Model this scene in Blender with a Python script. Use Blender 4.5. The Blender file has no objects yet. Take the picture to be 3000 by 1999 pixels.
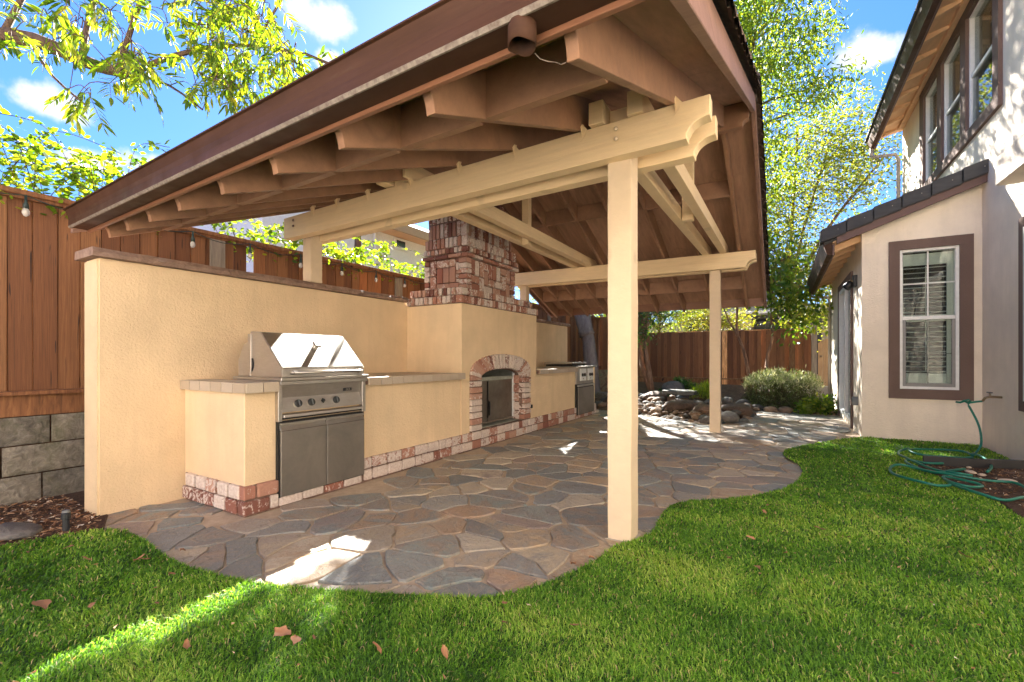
import bpy, bmesh, math, random
import numpy as np
from mathutils import Vector, Matrix, noise
R = random.Random(7)
NR = np.random.default_rng(11)
S = bpy.context.scene
COL = S.collection

# ------------------------------------------------------------------ camera
YAW = math.atan(790 / 1333.33)
cam_d = bpy.data.cameras.new("camera"); cam = bpy.data.objects.new("camera", cam_d); COL.objects.link(cam)
cam_d.lens = 16.0; cam_d.sensor_width = 36.0; cam_d.shift_y = 0.0168
cam_d.clip_start = 0.05; cam_d.clip_end = 600
cam.location = (0, 0, 1.1); cam.rotation_euler = (math.radians(90), 0, YAW)
S.camera = cam

# ------------------------------------------------------------------ light
SUN_A, SUN_B = 0.90, -1.25            # horizontal run of the light per metre of drop
SUN_EL = math.atan(1 / math.hypot(SUN_A, SUN_B))
world = bpy.data.worlds.new("World"); S.world = world; world.use_nodes = True
wn = world.node_tree; wn.nodes.clear()
def WN(t, **k):
    n = wn.nodes.new(t)
    for a, b in k.items(): setattr(n, a, b)
    return n
def wl(a, b): wn.links.new(a, b)
wout = WN('ShaderNodeOutputWorld'); wbg = WN('ShaderNodeBackground'); wbg.inputs[1].default_value = 0.05
sky = WN('ShaderNodeTexSky', sky_type='NISHITA', sun_disc=False)
sky.sun_elevation = SUN_EL
sky.sun_rotation = math.atan2(-SUN_A, -SUN_B)   # sun stands at (-A, -B) : clockwise from +Y
sky.air_density = 1.0; sky.dust_density = 0.25; sky.ozone_density = 2.2
gam = WN('ShaderNodeGamma'); gam.inputs[1].default_value = 0.72; wl(sky.outputs[0], gam.inputs[0])
hsv = WN('ShaderNodeHueSaturation'); hsv.inputs['Saturation'].default_value = 1.15; hsv.inputs['Value'].default_value = 1.0
tint = WN('ShaderNodeMix', data_type='RGBA', blend_type='MULTIPLY'); tint.inputs['Factor'].default_value = 1; tint.inputs['B'].default_value = (.54, .69, 1.06, 1)
wl(gam.outputs[0], tint.inputs['A']); wl(tint.outputs['Result'], hsv.inputs['Color'])
tc = WN('ShaderNodeTexCoord')
nz = WN('ShaderNodeTexNoise'); nz.inputs['Scale'].default_value = 13.0; nz.inputs['Detail'].default_value = 8.0; nz.inputs['Roughness'].default_value = 0.58
wl(tc.outputs['Generated'], nz.inputs['Vector'])
def wmath(op, a, b=None, clamp=False):
    n = WN('ShaderNodeMath', operation=op, use_clamp=clamp)
    for i, x in enumerate((a, b)):
        if x is None: continue
        if isinstance(x, (int, float)): n.inputs[i].default_value = x
        else: wl(x, n.inputs[i])
    return n.outputs[0]
def wdot(vec):
    n = WN('ShaderNodeVectorMath', operation='DOT_PRODUCT'); wl(tc.outputs['Generated'], n.inputs[0]); n.inputs[1].default_value = vec
    return n.outputs['Value']
nzc = wmath('MULTIPLY', wmath('SUBTRACT', nz.outputs[0], 0.5), 2.6)
mask = None
# clouds by compass bearing (from +Y, clockwise), elevation, half width, half height (degrees)
CLOUDS = [(-76.5, 21.3, 4.2, 2.4), (-73.4, 17.4, 3.6, 1.5), (-68.8, 18.2, 4.2, 1.9), (-52.6, 34.5, 4.6, 3.6), (-52.4, 31.0, 1.8, 1.5),
          (7.8, 27.6, 4.6, 2.7), (-84, 14, 6, 1.6), (-40, 46, 9, 3.5), (40, 30, 9, 4), (95, 28, 12, 4), (150, 24, 12, 4), (-120, 32, 13, 4)]
for az, el, rw, rh in CLOUDS:
    az, el = math.radians(az), math.radians(el); rw *= .85; rh *= .85
    c = Vector((math.sin(az) * math.cos(el), math.cos(az) * math.cos(el), math.sin(el)))
    rt = Vector((math.cos(az), -math.sin(az), 0)); up = rt.cross(c)
    w = wdot(c); u = wmath('DIVIDE', wdot(rt), wmath('MULTIPLY', w, math.tan(math.radians(rw))))
    v = wmath('DIVIDE', wdot(up), wmath('MULTIPLY', w, math.tan(math.radians(rh))))
    v = wmath('MULTIPLY', v, wmath('ADD', wmath('MULTIPLY', wmath('LESS_THAN', v, 0.0), 0.7), 1.0))   # flatter below
    rr = wmath('SQRT', wmath('ADD', wmath('MULTIPLY', u, u), wmath('MULTIPLY', v, v)))
    m = wmath('ADD', wmath('SUBTRACT', 1.0, rr), nzc)
    m = wmath('MULTIPLY', wmath('MULTIPLY', m, 1.5, True), wmath('GREATER_THAN', w, 0.2))
    mask = m if mask is None else wmath('MAXIMUM', mask, m)
ss = WN('ShaderNodeMapRange', interpolation_type='SMOOTHSTEP'); wl(mask, ss.inputs[0])
mixc = WN('ShaderNodeMix', data_type='RGBA'); wl(ss.outputs[0], mixc.inputs['Factor']); wl(hsv.outputs[0], mixc.inputs['A'])
mixc.inputs['B'].default_value = (2.6, 2.65, 2.75, 1)
wl(mixc.outputs['Result'], wbg.inputs[0]); wl(wbg.outputs[0], wout.inputs[0])

sd = bpy.data.lights.new("sun", 'SUN'); sd.energy = 5.0; sd.angle = math.radians(0.53); sd.color = (1.0, 0.955, 0.88)
so = bpy.data.objects.new("sun", sd); COL.objects.link(so); so.location = (-8, 9, 12)
so.rotation_euler = Vector((-SUN_A, -SUN_B, 1)).to_track_quat('Z', 'Y').to_euler()
S.view_settings.view_transform = 'Standard'; S.view_settings.look = 'None'
S.view_settings.exposure = 3.22; S.view_settings.gamma = 1.0; S.view_settings.use_curve_mapping = False
S.cycles.max_bounces = 8; S.cycles.transparent_max_bounces = 12

# ------------------------------------------------------------------ materials
class NT:
    def __init__(s, name):
        s.m = bpy.data.materials.new(name); s.m.use_nodes = True; s.t = s.m.node_tree; s.t.nodes.clear()
        s.out = s.n('ShaderNodeOutputMaterial'); s.p = s.n('ShaderNodeBsdfPrincipled'); s.l(s.p.outputs[0], s.out.inputs[0])
        s.co = s.n('ShaderNodeTexCoord'); s.oi = None
    def n(s, t, **k):
        x = s.t.nodes.new(t)
        for a, b in k.items(): setattr(x, a, b)
        return x
    def l(s, a, b): s.t.links.new(a, b)
    def noise(s, scale, detail=4, rough=0.5, vec=None, dist=0.0):
        x = s.n('ShaderNodeTexNoise'); x.inputs['Scale'].default_value = scale; x.inputs['Detail'].default_value = detail
        x.inputs['Roughness'].default_value = rough; x.inputs['Distortion'].default_value = dist
        s.l(vec if vec is not None else s.co.outputs['Object'], x.inputs['Vector']); return x.outputs[0]
    def mapping(s, sc, vec=None, rnd=False):
        x = s.n('ShaderNodeMapping'); x.inputs['Scale'].default_value = sc
        s.l(vec if vec is not None else s.co.outputs['Object'], x.inputs['Vector'])
        if rnd:
            c = s.n('ShaderNodeCombineXYZ'); r = s.math('MULTIPLY', s.rand(), 37.0)
            for i in range(3): s.l(r, c.inputs[i])
            s.l(c.outputs[0], x.inputs['Location'])
        return x.outputs[0]
    def rand(s):
        if s.oi is None: s.oi = s.n('ShaderNodeObjectInfo')
        return s.oi.outputs['Random']
    def math(s, op, a, b=None, c=None, clamp=False):
        x = s.n('ShaderNodeMath', operation=op, use_clamp=clamp)
        for i, v in enumerate((a, b, c)):
            if v is None: continue
            if isinstance(v, (int, float)): x.inputs[i].default_value = v
            else: s.l(v, x.inputs[i])
        return x.outputs[0]
    def ramp(s, fac, stops, interp='LINEAR'):
        x = s.n('ShaderNodeValToRGB'); x.color_ramp.interpolation = interp; e = x.color_ramp.elements
        while len(e) < len(stops): e.new(0.5)
        for i, (p, c) in enumerate(stops): e[i].position = p; e[i].color = (*c, 1) if len(c) == 3 else c
        s.l(fac, x.inputs[0]); return x.outputs[0]
    def mix(s, fac, a, b, mode='MIX'):
        x = s.n('ShaderNodeMix', data_type='RGBA', blend_type=mode)
        for nm, v in (('Factor', fac), ('A', a), ('B', b)):
            if isinstance(v, (int, float)): x.inputs[nm].default_value = v
            elif isinstance(v, tuple): x.inputs[nm].default_value = (*v, 1)
            else: s.l(v, x.inputs[nm])
        return x.outputs['Result']
    def base(s, c):
        if isinstance(c, tuple): s.p.inputs['Base Color'].default_value = (*c, 1)
        else: s.l(c, s.p.inputs['Base Color'])
    def bump(s, h, strength=0.3, dist=0.01):
        x = s.n('ShaderNodeBump'); x.inputs['Strength'].default_value = strength; x.inputs['Distance'].default_value = dist
        s.l(h, x.inputs['Height']); s.l(x.outputs[0], s.p.inputs['Normal'])
    def set(s, **k):
        for a, b in k.items():
            i = s.p.inputs[a.replace('_', ' ')]
            if isinstance(b, (int, float)): i.default_value = b
            else: s.l(b, i)
        return s

def stucco(name, c, amt=0.06, bs=0.35, scale=70, dirt=0.15):
    t = NT(name); n1 = t.noise(1.7, 5, .6); n2 = t.noise(scale, 4, .6); n3 = t.noise(11, 6, .7)
    d = tuple(x * (1 - dirt) for x in c); b = tuple(min(1, x * (1 + amt)) for x in c)
    col = t.ramp(n1, [(.3, d), (.7, b)]); col = t.mix(t.ramp(n3, [(.66, (0, 0, 0)), (.8, (.35, .35, .35))]), col, tuple(x * .72 for x in c))
    st = t.ramp(t.noise(2.2, 5, .6, t.mapping((3, 3, .25))), [(.5, (0, 0, 0)), (.75, (.5,) * 3)]); col = t.mix(st, col, tuple(x * .80 for x in c))
    specks = t.ramp(t.noise(43, 2, .5), [(.74, (0, 0, 0)), (.78, (1, 1, 1))])
    col = t.mix(t.math('MULTIPLY', specks, .35), col, tuple(x * .45 for x in c))
    t.base(col); t.set(Roughness=.92); h = t.math('ADD', n2, t.math('MULTIPLY', t.noise(scale * .35, 3, .5, dist=1.5), .8)); t.bump(h, bs, .012); return t.m
def paint(name, c, grain=0.12, rough=.6, axis=(3, 3, 40)):
    t = NT(name); n1 = t.noise(1.0, 6, .65, t.mapping(axis)); n2 = t.noise(2.3, 4, .6)
    col = t.ramp(n1, [(.3, tuple(x * (1 - grain) for x in c)), (.7, tuple(min(1, x * (1 + grain * .4)) for x in c))])
    col = t.mix(t.ramp(n2, [(.45, (0, 0, 0)), (.8, (.4, .4, .4))]), col, tuple(x * .8 for x in c))
    kn = t.ramp(t.noise(2.6, 1, .5), [(.69, (0, 0, 0)), (.72, (.45,) * 3), (.75, (0, 0, 0))]); col = t.mix(kn, col, tuple(x * .6 for x in c))
    scuff = t.ramp(t.noise(31, 3, .6), [(.72, (0, 0, 0)), (.77, (.5, .5, .5))]); col = t.mix(scuff, col, tuple(x * .55 for x in c))
    t.base(col); t.set(Roughness=rough); t.bump(t.math('ADD', n1, t.math('MULTIPLY', t.noise(48, 4, .6), .55)), .4, .006); return t.m
M = {}
M['wall'] = stucco('tan_stucco', (.75, .562, .35), bs=.45)
M['house'] = stucco('house_stucco', (.84, .73, .60), bs=.55, scale=55)
M['house_band'] = stucco('house_band', (.66, .57, .47), bs=.5)
M['cream'] = paint('cream_paint', (.80, .60, .35), .10, .55)
M['post'] = paint('post_cream_paint', (.68, .535, .37), .05, .7, (14, 14, 20))
M['brown'] = paint('brown_paint', (.30, .158, .088), .25, .6, (10, 10, 10))
M['deckp'] = paint('brown_plywood', (.40, .225, .14), .3, .7, (25, 3, 3))
M['fascia'] = paint('rust_brown_fascia', (.24, .105, .055), .2, .5)
M['barge'] = paint('weathered_brown_barge', (.27, .15, .105), .3, .55)
M['trim'] = stucco('brown_trim', (.16, .105, .085), bs=.4)
M['fasciah'] = paint('plum_brown_fascia', (.11, .055, .045), .1, .55)
M['soffit'] = paint('tan_soffit', (.82, .52, .29), .12, .7)

t = NT('brown_gutter_metal'); n1 = t.noise(4, 6, .7, t.mapping((.5, 3, 6))); t.base(t.ramp(n1, [(.3, (.045, .021, .012)), (.62, (.068, .032, .019)), (.8, (.09, .055, .038))]))
t.set(Roughness=t.ramp(t.noise(7, 4, .6), [(.3, (.42,) * 3), (.7, (.65,) * 3)]), Metallic=0); t.bump(t.noise(9, 3, .5), .08, .01); t.p.inputs['Specular IOR Level'].default_value = .12; M['gutter'] = t.m
t = NT('gutter_seam'); t.base(t.ramp(t.noise(20, 5, .7, t.mapping((2, 2, 2))), [(.35, (.11, .075, .055)), (.6, (.24, .20, .16))])); t.set(Roughness=.6); M['seam'] = t.m

t = NT('redwood_board'); v = t.mapping((9, 9, 1.1), rnd=True); g = t.noise(3.0, 7, .7, v, 1.2)
col = t.ramp(g, [(.25, (.08, .028, .011)), (.5, (.235, .088, .032)), (.75, (.38, .16, .06))])
kn = t.ramp(t.noise(5.5, 1, .5, t.mapping((1.6, 1.6, 1), rnd=True)), [(.70, (0, 0, 0)), (.745, (1, 1, 1))]); col = t.mix(kn, col, (.035, .014, .008))
col = t.mix(1.0, col, t.ramp(t.rand(), [(0, (.5, .48, .48)), (.4, (.85, .88, .88)), (.7, (1.0, 1.15, 1.2)), (1, (1.4, 1.3, 1.15))]), 'MULTIPLY')
t.base(col); t.set(Roughness=.75); t.bump(g, .35, .006); M['fence'] = t.m
t = NT('weathered_board'); v = t.mapping((9, 9, 1), rnd=True); g = t.noise(3.5, 7, .7, v, .8)
col = t.ramp(g, [(.25, (.09, .045, .02)), (.5, (.31, .16, .068)), (.8, (.58, .38, .19))])
col = t.mix(1.0, col, t.ramp(t.rand(), [(0, (.4, .38, .36)), (.5, (1.2, 1.15, 1.1)), (1, (2.6, 2.5, 2.3))]), 'MULTIPLY')
t.base(col); t.set(Roughness=.8); t.bump(g, .4, .006); M['fence_far'] = t.m
t = NT('grey_post'); g = t.noise(4, 6, .7, t.mapping((8, 8, 1))); t.base(t.ramp(g, [(.3, (.16, .13, .10)), (.7, (.32, .26, .2))])); t.set(Roughness=.8); M['greywood'] = t.m
t = NT('light_gate_wood'); g = t.noise(4, 6, .7, t.mapping((8, 8, 1), rnd=True)); t.base(t.ramp(g, [(.3, (.33, .2, .1)), (.7, (.5, .33, .17))])); t.set(Roughness=.8); M['gatewood'] = t.m

def brickmat(name, white, seed):
    t = NT(name); v = t.mapping((1, 1, 1), rnd=True)
    g = t.co.outputs['Object']
    geo = t.n('ShaderNodeNewGeometry'); nn = t.noise(16, 7, .68, geo.outputs['Position'], 1.6); n2 = t.noise(55, 4, .6, geo.outputs['Position'])
    r = t.rand()
    body = t.ramp(r, [(0, (.40, .17, .115)), (.25, (.50, .25, .17)), (.5, (.55, .33, .24)), (.75, (.34, .13, .085)), (1, (.18, .07, .05))])
    body = t.mix(t.math('MULTIPLY', n2, .5), body, (.12, .055, .045))
    thr = t.math('ADD', nn, t.math('MULTIPLY', t.math('SUBTRACT', t.math('FRACT', t.math('MULTIPLY', r, 17.3)), .5), .42))
    m = t.ramp(thr, [(.50 - white, (0, 0, 0)), (.56 - white, (.85, .85, .85))])
    redone = t.math('GREATER_THAN', t.math('FRACT', t.math('MULTIPLY', r, 7.77)), .07)
    m = t.math('MULTIPLY', m, redone)
    col = t.mix(m, body, t.ramp(n2, [(.3, (.50, .40, .34)), (.7, (.76, .68, .61))]))
    t.base(col); t.set(Roughness=.92); t.bump(nn, .5, .008); return t.m
M['brick'] = brickmat('used_brick', .02, 0); M['brick_w'] = brickmat('whitewashed_brick', .075, 0)
t = NT('brick_mortar'); t.base(t.ramp(t.noise(30, 4, .6), [(.3, (.13, .075, .055)), (.7, (.23, .145, .11))])); t.set(Roughness=.95); t.bump(t.noise(60, 3, .5), .4, .006); M['bmortar'] = t.m
t = NT('pale_ceramic_tile'); r = t.rand(); t.base(t.mix(t.ramp(t.noise(25, 5, .7), [(.5, (0, 0, 0)), (.75, (.5,) * 3)]), t.ramp(r, [(0, (.62, .55, .45)), (1, (.74, .67, .57))]), (.36, .28, .2))); t.set(Roughness=.35); M['tile'] = t.m
t = NT('counter_top_tile'); r = t.rand(); t.base(t.mix(t.ramp(t.noise(14, 5, .7), [(.45, (0, 0, 0)), (.75, (.6,) * 3)]), t.ramp(r, [(0, (.42, .33, .24)), (1, (.5, .42, .33))]), (.3, .22, .15))); t.set(Roughness=.4); M['toptile'] = t.m
t = NT('cap_stone'); n = t.noise(9, 7, .7, None, .6); t.base(t.ramp(n, [(.3, (.16, .10, .07)), (.55, (.30, .195, .145)), (.8, (.40, .29, .22))])); t.set(Roughness=.9); t.bump(n, .8, .02); M['cap'] = t.m

t = NT('brushed_steel'); g = t.noise(5, 5, .6, t.mapping((3, 2, 160))); n = t.noise(3, 5, .7)
t.base(t.mix(t.ramp(n, [(.4, (0, 0, 0)), (.8, (.5,) * 3)]), t.ramp(g, [(.3, (.42, .39, .35)), (.7, (.56, .53, .49))]), (.33, .27, .21)))
t.set(Metallic=.92, Roughness=t.ramp(t.noise(40, 4, .7), [(.3, (.32,) * 3), (.7, (.50,) * 3)])); t.bump(g, .06, .002); M['steel'] = t.m
t = NT('dull_steel_door'); n = t.noise(2.2, 6, .7, None, .6); g = t.noise(9, 4, .6, t.mapping((3, 120, 3)))
t.base(t.mix(t.ramp(n, [(.35, (0, 0, 0)), (.75, (1,) * 3)]), (.225, .205, .18), (.33, .29, .25))); t.set(Metallic=.75, Roughness=.48); t.bump(g, .05, .002); M['steeld'] = t.m
t = NT('dark_slot'); t.base((.012, .011, .010)); t.set(Roughness=.7); M['dark'] = t.m
t = NT('black_knob'); t.base((.02, .022, .022)); t.set(Roughness=.35); M['knob'] = t.m
t = NT('smoky_fire_glass'); t.base(t.ramp(t.noise(6, 6, .7), [(.3, (.10, .08, .06)), (.7, (.17, .14, .11))])); t.set(Roughness=.25, Metallic=.35); M['fireglass'] = t.m
t = NT('sooty_firebox'); t.base(t.ramp(t.noise(8, 5, .7), [(.3, (.22, .23, .19)), (.7, (.36, .36, .3))])); t.set(Roughness=.9); M['firebox'] = t.m

t = NT('flagstone'); geo = t.n('ShaderNodeNewGeometry'); P = geo.outputs['Position']; r = t.rand()
n1 = t.noise(3.2, 8, .68, P, 1.8); n2 = t.noise(13, 7, .7, P, 2.2); n3 = t.noise(45, 4, .65, P)
pal = t.ramp(r, [(0, (0.201, 0.211, 0.203)), (.13, (0.350, 0.285, 0.209)), (.25, (0.445, 0.319, 0.198)), (.36, (0.223, 0.245, 0.237)), (.47, (0.488, 0.393, 0.277)), (.58, (0.286, 0.302, 0.277)), (.68, (0.360, 0.274, 0.215)), (.78, (0.265, 0.274, 0.266)), (.88, (0.551, 0.467, 0.350)), (.95, (0.244, 0.285, 0.266))], 'CONSTANT')
c = t.mix(t.ramp(n1, [(.40, (0, 0, 0)), (.60, (.9,) * 3)]), pal, t.ramp(t.math('FRACT', t.math('MULTIPLY', r, 5.3)), [(0, (0.455, 0.276, 0.156)), (.4, (0.164, 0.184, 0.194)), (.7, (0.437, 0.381, 0.310)), (1, (0.290, 0.222, 0.200))]))
c = t.mix(t.ramp(n2, [(.5, (0, 0, 0)), (.72, (.55,) * 3)]), c, (0.545, 0.423, 0.288)); c = t.mix(t.ramp(n3, [(.3, (.25,) * 3), (.7, (0, 0, 0))]), c, (0.091, 0.096, 0.099))
c = t.mix(t.ramp(n2, [(.27, (.5,) * 3), (.4, (0, 0, 0))]), c, (0.128, 0.138, 0.156))
vo = t.n('ShaderNodeTexVoronoi', feature='DISTANCE_TO_EDGE'); vo.inputs['Scale'].default_value = 3.4; vm = t.n('ShaderNodeVectorMath', operation='ADD'); t.l(P, vm.inputs[0]); nv_ = t.n('ShaderNodeTexNoise'); nv_.inputs['Scale'].default_value = 4; t.l(P, nv_.inputs['Vector']); t.l(nv_.outputs['Color'], vm.inputs[1]); t.l(vm.outputs[0], vo.inputs['Vector'])
crk = t.ramp(vo.outputs['Distance'], [(0, (.6,) * 3), (.018, (0, 0, 0))]); c = t.mix(t.math('MULTIPLY', crk, t.ramp(n1, [(.45, (0, 0, 0)), (.55, (1,) * 3)])), c, (0.074, 0.063, 0.051))
t.base(c); t.set(Roughness=t.ramp(n2, [(.3, (.38,) * 3), (.7, (.72,) * 3)])); t.bump(t.math('ADD', t.math('ADD', n1, t.math('MULTIPLY', n2, .6)), t.math('MULTIPLY', n3, .12)), .75, .03); M['flag'] = t.m
t = NT('sand_mortar'); t.base(t.ramp(t.noise(12, 6, .7), [(.3, (.38, .29, .20)), (.7, (.54, .42, .30))])); t.set(Roughness=.95); t.bump(t.noise(70, 4, .6), .5, .006); M['mortar'] = t.m
t = NT('soil'); n = t.noise(25, 7, .75); t.base(t.ramp(n, [(.3, (.035, .017, .010)), (.55, (.095, .045, .024)), (.8, (.19, .105, .06))])); t.set(Roughness=1); t.bump(n, 1.0, .04); M['soil'] = t.m
t = NT('dry_dirt'); n = t.noise(9, 8, .75); t.base(t.ramp(n, [(.3, (.06, .035, .02)), (.55, (.14, .085, .05)), (.8, (.25, .17, .10))])); t.set(Roughness=1); t.bump(n, 1.0, .05); M['dirt'] = t.m
t = NT('turf_backing'); t.base(t.ramp(t.noise(30, 4, .6), [(.3, (.018, .05, .008)), (.7, (.04, .10, .016))])); t.set(Roughness=1); M['turf'] = t.m

def leafmat(name, ramp, trans=.45, rough=.5, tcol=(1.5, 1.5, .5)):
    t = NT(name); a = t.n('ShaderNodeAttribute', attribute_name='rnd'); c = t.ramp(a.outputs['Fac'], ramp)
    t.base(c); t.set(Roughness=rough); tr = t.n('ShaderNodeBsdfTranslucent')
    tcn = t.mix(1.0, c, tcol, 'MULTIPLY'); t.l(tcn, tr.inputs[0]); mx = t.n('ShaderNodeMixShader'); mx.inputs[0].default_value = trans
    t.l(t.p.outputs[0], mx.inputs[1]); t.l(tr.outputs[0], mx.inputs[2]); t.l(mx.outputs[0], t.out.inputs[0]); return t.m
M['grass'] = leafmat('grass_blades', [(0, (.045, .14, .008)), (.5, (.135, .315, .018)), (.85, (.27, .46, .045)), (.97, (.46, .56, .12)), (1, (.52, .40, .22))], .4, .55, (1.4, 1.4, .6))
M['leaf_near'] = leafmat('yellow_green_leaves', [(0, (.055, .12, .015)), (.45, (.13, .22, .02)), (.8, (.27, .32, .03)), (1, (.42, .38, .05))], .55, .4, (1.7, 1.6, .35))
M['leaf_green'] = leafmat('fresh_green_leaves', [(0, (.035, .09, .012)), (.4, (.10, .185, .02)), (.8, (.215, .285, .035)), (1, (.38, .37, .06))], .5, .45, (1.6, 1.5, .4))
M['leaf_yellow'] = leafmat('yellowing_leaves', [(0, (.07, .12, .015)), (.4, (.17, .21, .03)), (.8, (.30, .28, .055)), (1, (.40, .33, .09))], .45, .6, (1.3, 1.3, .45))
M['leaf_vine'] = leafmat('vine_leaves', [(0, (.04, .10, .012)), (.5, (.16, .25, .02)), (.85, (.34, .38, .03)), (1, (.48, .46, .06))], .5, .4, (1.6, 1.6, .35))
M['leaf_dark'] = leafmat('deep_green_leaves', [(0, (.02, .06, .012)), (.6, (.05, .12, .02)), (1, (.11, .19, .03))], .35, .45, (1.4, 1.5, .4))
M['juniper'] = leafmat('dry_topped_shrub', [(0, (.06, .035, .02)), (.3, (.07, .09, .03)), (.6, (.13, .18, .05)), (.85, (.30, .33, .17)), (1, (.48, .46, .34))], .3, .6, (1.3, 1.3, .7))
t = NT('pale_bark'); n = t.noise(6, 7, .7, t.mapping((1, 1, .35))); t.base(t.ramp(n, [(.3, (.12, .095, .08)), (.6, (.27, .225, .19)), (.85, (.38, .33, .28))])); t.set(Roughness=.85); t.bump(n, .6, .03); M['bark_pale'] = t.m
t = NT('brown_bark'); n = t.noise(16, 7, .7, t.mapping((1, 1, .4))); t.base(t.ramp(n, [(.3, (.055, .03, .018)), (.65, (.15, .09, .055)), (.85, (.24, .16, .10))])); t.set(Roughness=.85); t.bump(n, .6, .02); M['bark'] = t.m
t = NT('peeling_bark'); n = t.noise(12, 7, .75, t.mapping((1, 1, .3))); t.base(t.ramp(n, [(.3, (.07, .04, .025)), (.5, (.24, .12, .06)), (.8, (.40, .28, .17))])); t.set(Roughness=.85); t.bump(n, .8, .03); M['bark_red'] = t.m

def rock(name, stops):
    t = NT(name); geo = t.n('ShaderNodeNewGeometry'); n = t.noise(9, 7, .7, geo.outputs['Position'], .8)
    c = t.mix(1.0, t.ramp(n, stops), t.ramp(t.rand(), [(0, (.65, .62, .6)), (1, (1.25, 1.2, 1.15))]), 'MULTIPLY'); t.base(c); t.set(Roughness=.75); t.bump(n, .9, .04); return t.m
M['rock_grey'] = rock('grey_river_rock', [(.3, (.085, .082, .078)), (.6, (.17, .16, .145)), (.85, (.27, .25, .22))])
M['rock_tan'] = rock('tan_river_rock', [(.3, (.17, .11, .07)), (.6, (.29, .20, .13)), (.85, (.40, .31, .22))])
M['rock_blue'] = rock('blue_grey_rock', [(.3, (.055, .065, .07)), (.7, (.13, .145, .15))])
M['boulder'] = rock('rust_boulder', [(.3, (.075, .05, .038)), (.55, (.17, .11, .075)), (.8, (.26, .19, .14))])
M['slab'] = rock('slate_slab', [(.3, (.085, .09, .085)), (.7, (.17, .17, .15))])
t = NT('split_face_block'); geo = t.n('ShaderNodeNewGeometry'); n = t.noise(14, 8, .75, geo.outputs['Position'], .5); n2 = t.noise(3, 5, .7, geo.outputs['Position'])
c = t.mix(1.0, t.ramp(t.rand(), [(0, (.7, .7, .7)), (1, (1.25, 1.22, 1.18))]), t.ramp(n, [(.3, (.10, .088, .068)), (.55, (.26, .23, .185)), (.8, (.50, .46, .39))]), 'MULTIPLY'); c = t.mix(t.ramp(n2, [(.52, (0, 0, 0)), (.7, (.6,) * 3)]), c, (.085, .085, .03))
t.base(c); t.set(Roughness=.95); t.bump(n, 1, .03); M['block'] = t.m
t = NT('roof_barrel_tile'); n = t.noise(14, 6, .7); t.base(t.ramp(n, [(.3, (.07, .048, .036)), (.6, (.15, .11, .085)), (.85, (.24, .19, .15))])); t.set(Roughness=.8); M['rooftile'] = t.m
t = NT('charcoal_flat_tile'); n = t.noise(6, 6, .7, t.mapping((1, 2, 6))); t.base(t.ramp(n, [(.3, (.022, .022, .024)), (.7, (.045, .045, .048))])); t.set(Roughness=.7); M['flattile'] = t.m
def plain(name, c, rough=.5, metal=0):
    t = NT(name); n = t.noise(18, 4, .6); t.base(t.ramp(n, [(.3, tuple(x * .88 for x in c)), (.7, c)])); t.set(Roughness=rough, Metallic=metal); return t.m
M['white'] = plain('white_vinyl', (.78, .78, .76), .35); M['grey_screen'] = plain('grey_screen_frame', (.24, .23, .22), .5); M['slat'] = plain('shutter_white', (.62, .64, .60), .5)
M['lampblack'] = plain('black_lantern_metal', (.018, .018, .02), .45, .3); M['greyplastic'] = plain('grey_plastic', (.15, .16, .165), .55); M['hose'] = plain('green_hose', (.012, .17, .115), .38)
M['brass'] = plain('aged_brass', (.30, .22, .13), .45, .8); M['pipe'] = plain('grey_downspout', (.42, .37, .3), .6); M['pebble'] = plain('pale_shell', (.62, .48, .36), .7); M['dead'] = plain('dead_leaf', (.36, .175, .085), .7)
M['socket'] = plain('dark_green_socket', (.02, .035, .03), .5); M['bedging'] = plain('dark_bender_board', (.03, .028, .027), .7); M['concrete'] = plain('pale_concrete', (.42, .37, .31), .9)
M['neigh'] = plain('pale_grey_stucco', (.78, .78, .77), .9); M['neighroof'] = plain('grey_green_roof', (.26, .27, .23), .85); M['neighfascia'] = plain('tan_neighbour_fascia', (.50, .32, .18), .7); M['neighwall2'] = plain('tan_neighbour_wall', (.42, .36, .26), .9)
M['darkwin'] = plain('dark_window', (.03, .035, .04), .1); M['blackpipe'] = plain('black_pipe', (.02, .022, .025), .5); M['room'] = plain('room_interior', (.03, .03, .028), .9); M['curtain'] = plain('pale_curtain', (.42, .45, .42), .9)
t = NT('window_glass'); t.t.nodes.remove(t.p); tr = t.n('ShaderNodeBsdfTransparent'); tr.inputs[0].default_value = (.86, .90, .88, 1); gl = t.n('ShaderNodeBsdfGlossy'); gl.inputs['Roughness'].default_value = .01
lw = t.n('ShaderNodeFresnel'); lw.inputs[0].default_value = 1.65; mx = t.n('ShaderNodeMixShader'); t.l(t.math('MINIMUM', t.math('MULTIPLY', lw.outputs[0], .62), 1.0), mx.inputs[0]); t.l(tr.outputs[0], mx.inputs[1]); t.l(gl.outputs[0], mx.inputs[2]); t.l(mx.outputs[0], t.out.inputs[0]); M['glass'] = t.m
t = NT('bulb_glass'); t.p.inputs['Transmission Weight'].default_value = .6; t.base((.85, .82, .76)); t.set(Roughness=.1); M['bulb'] = t.m

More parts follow.
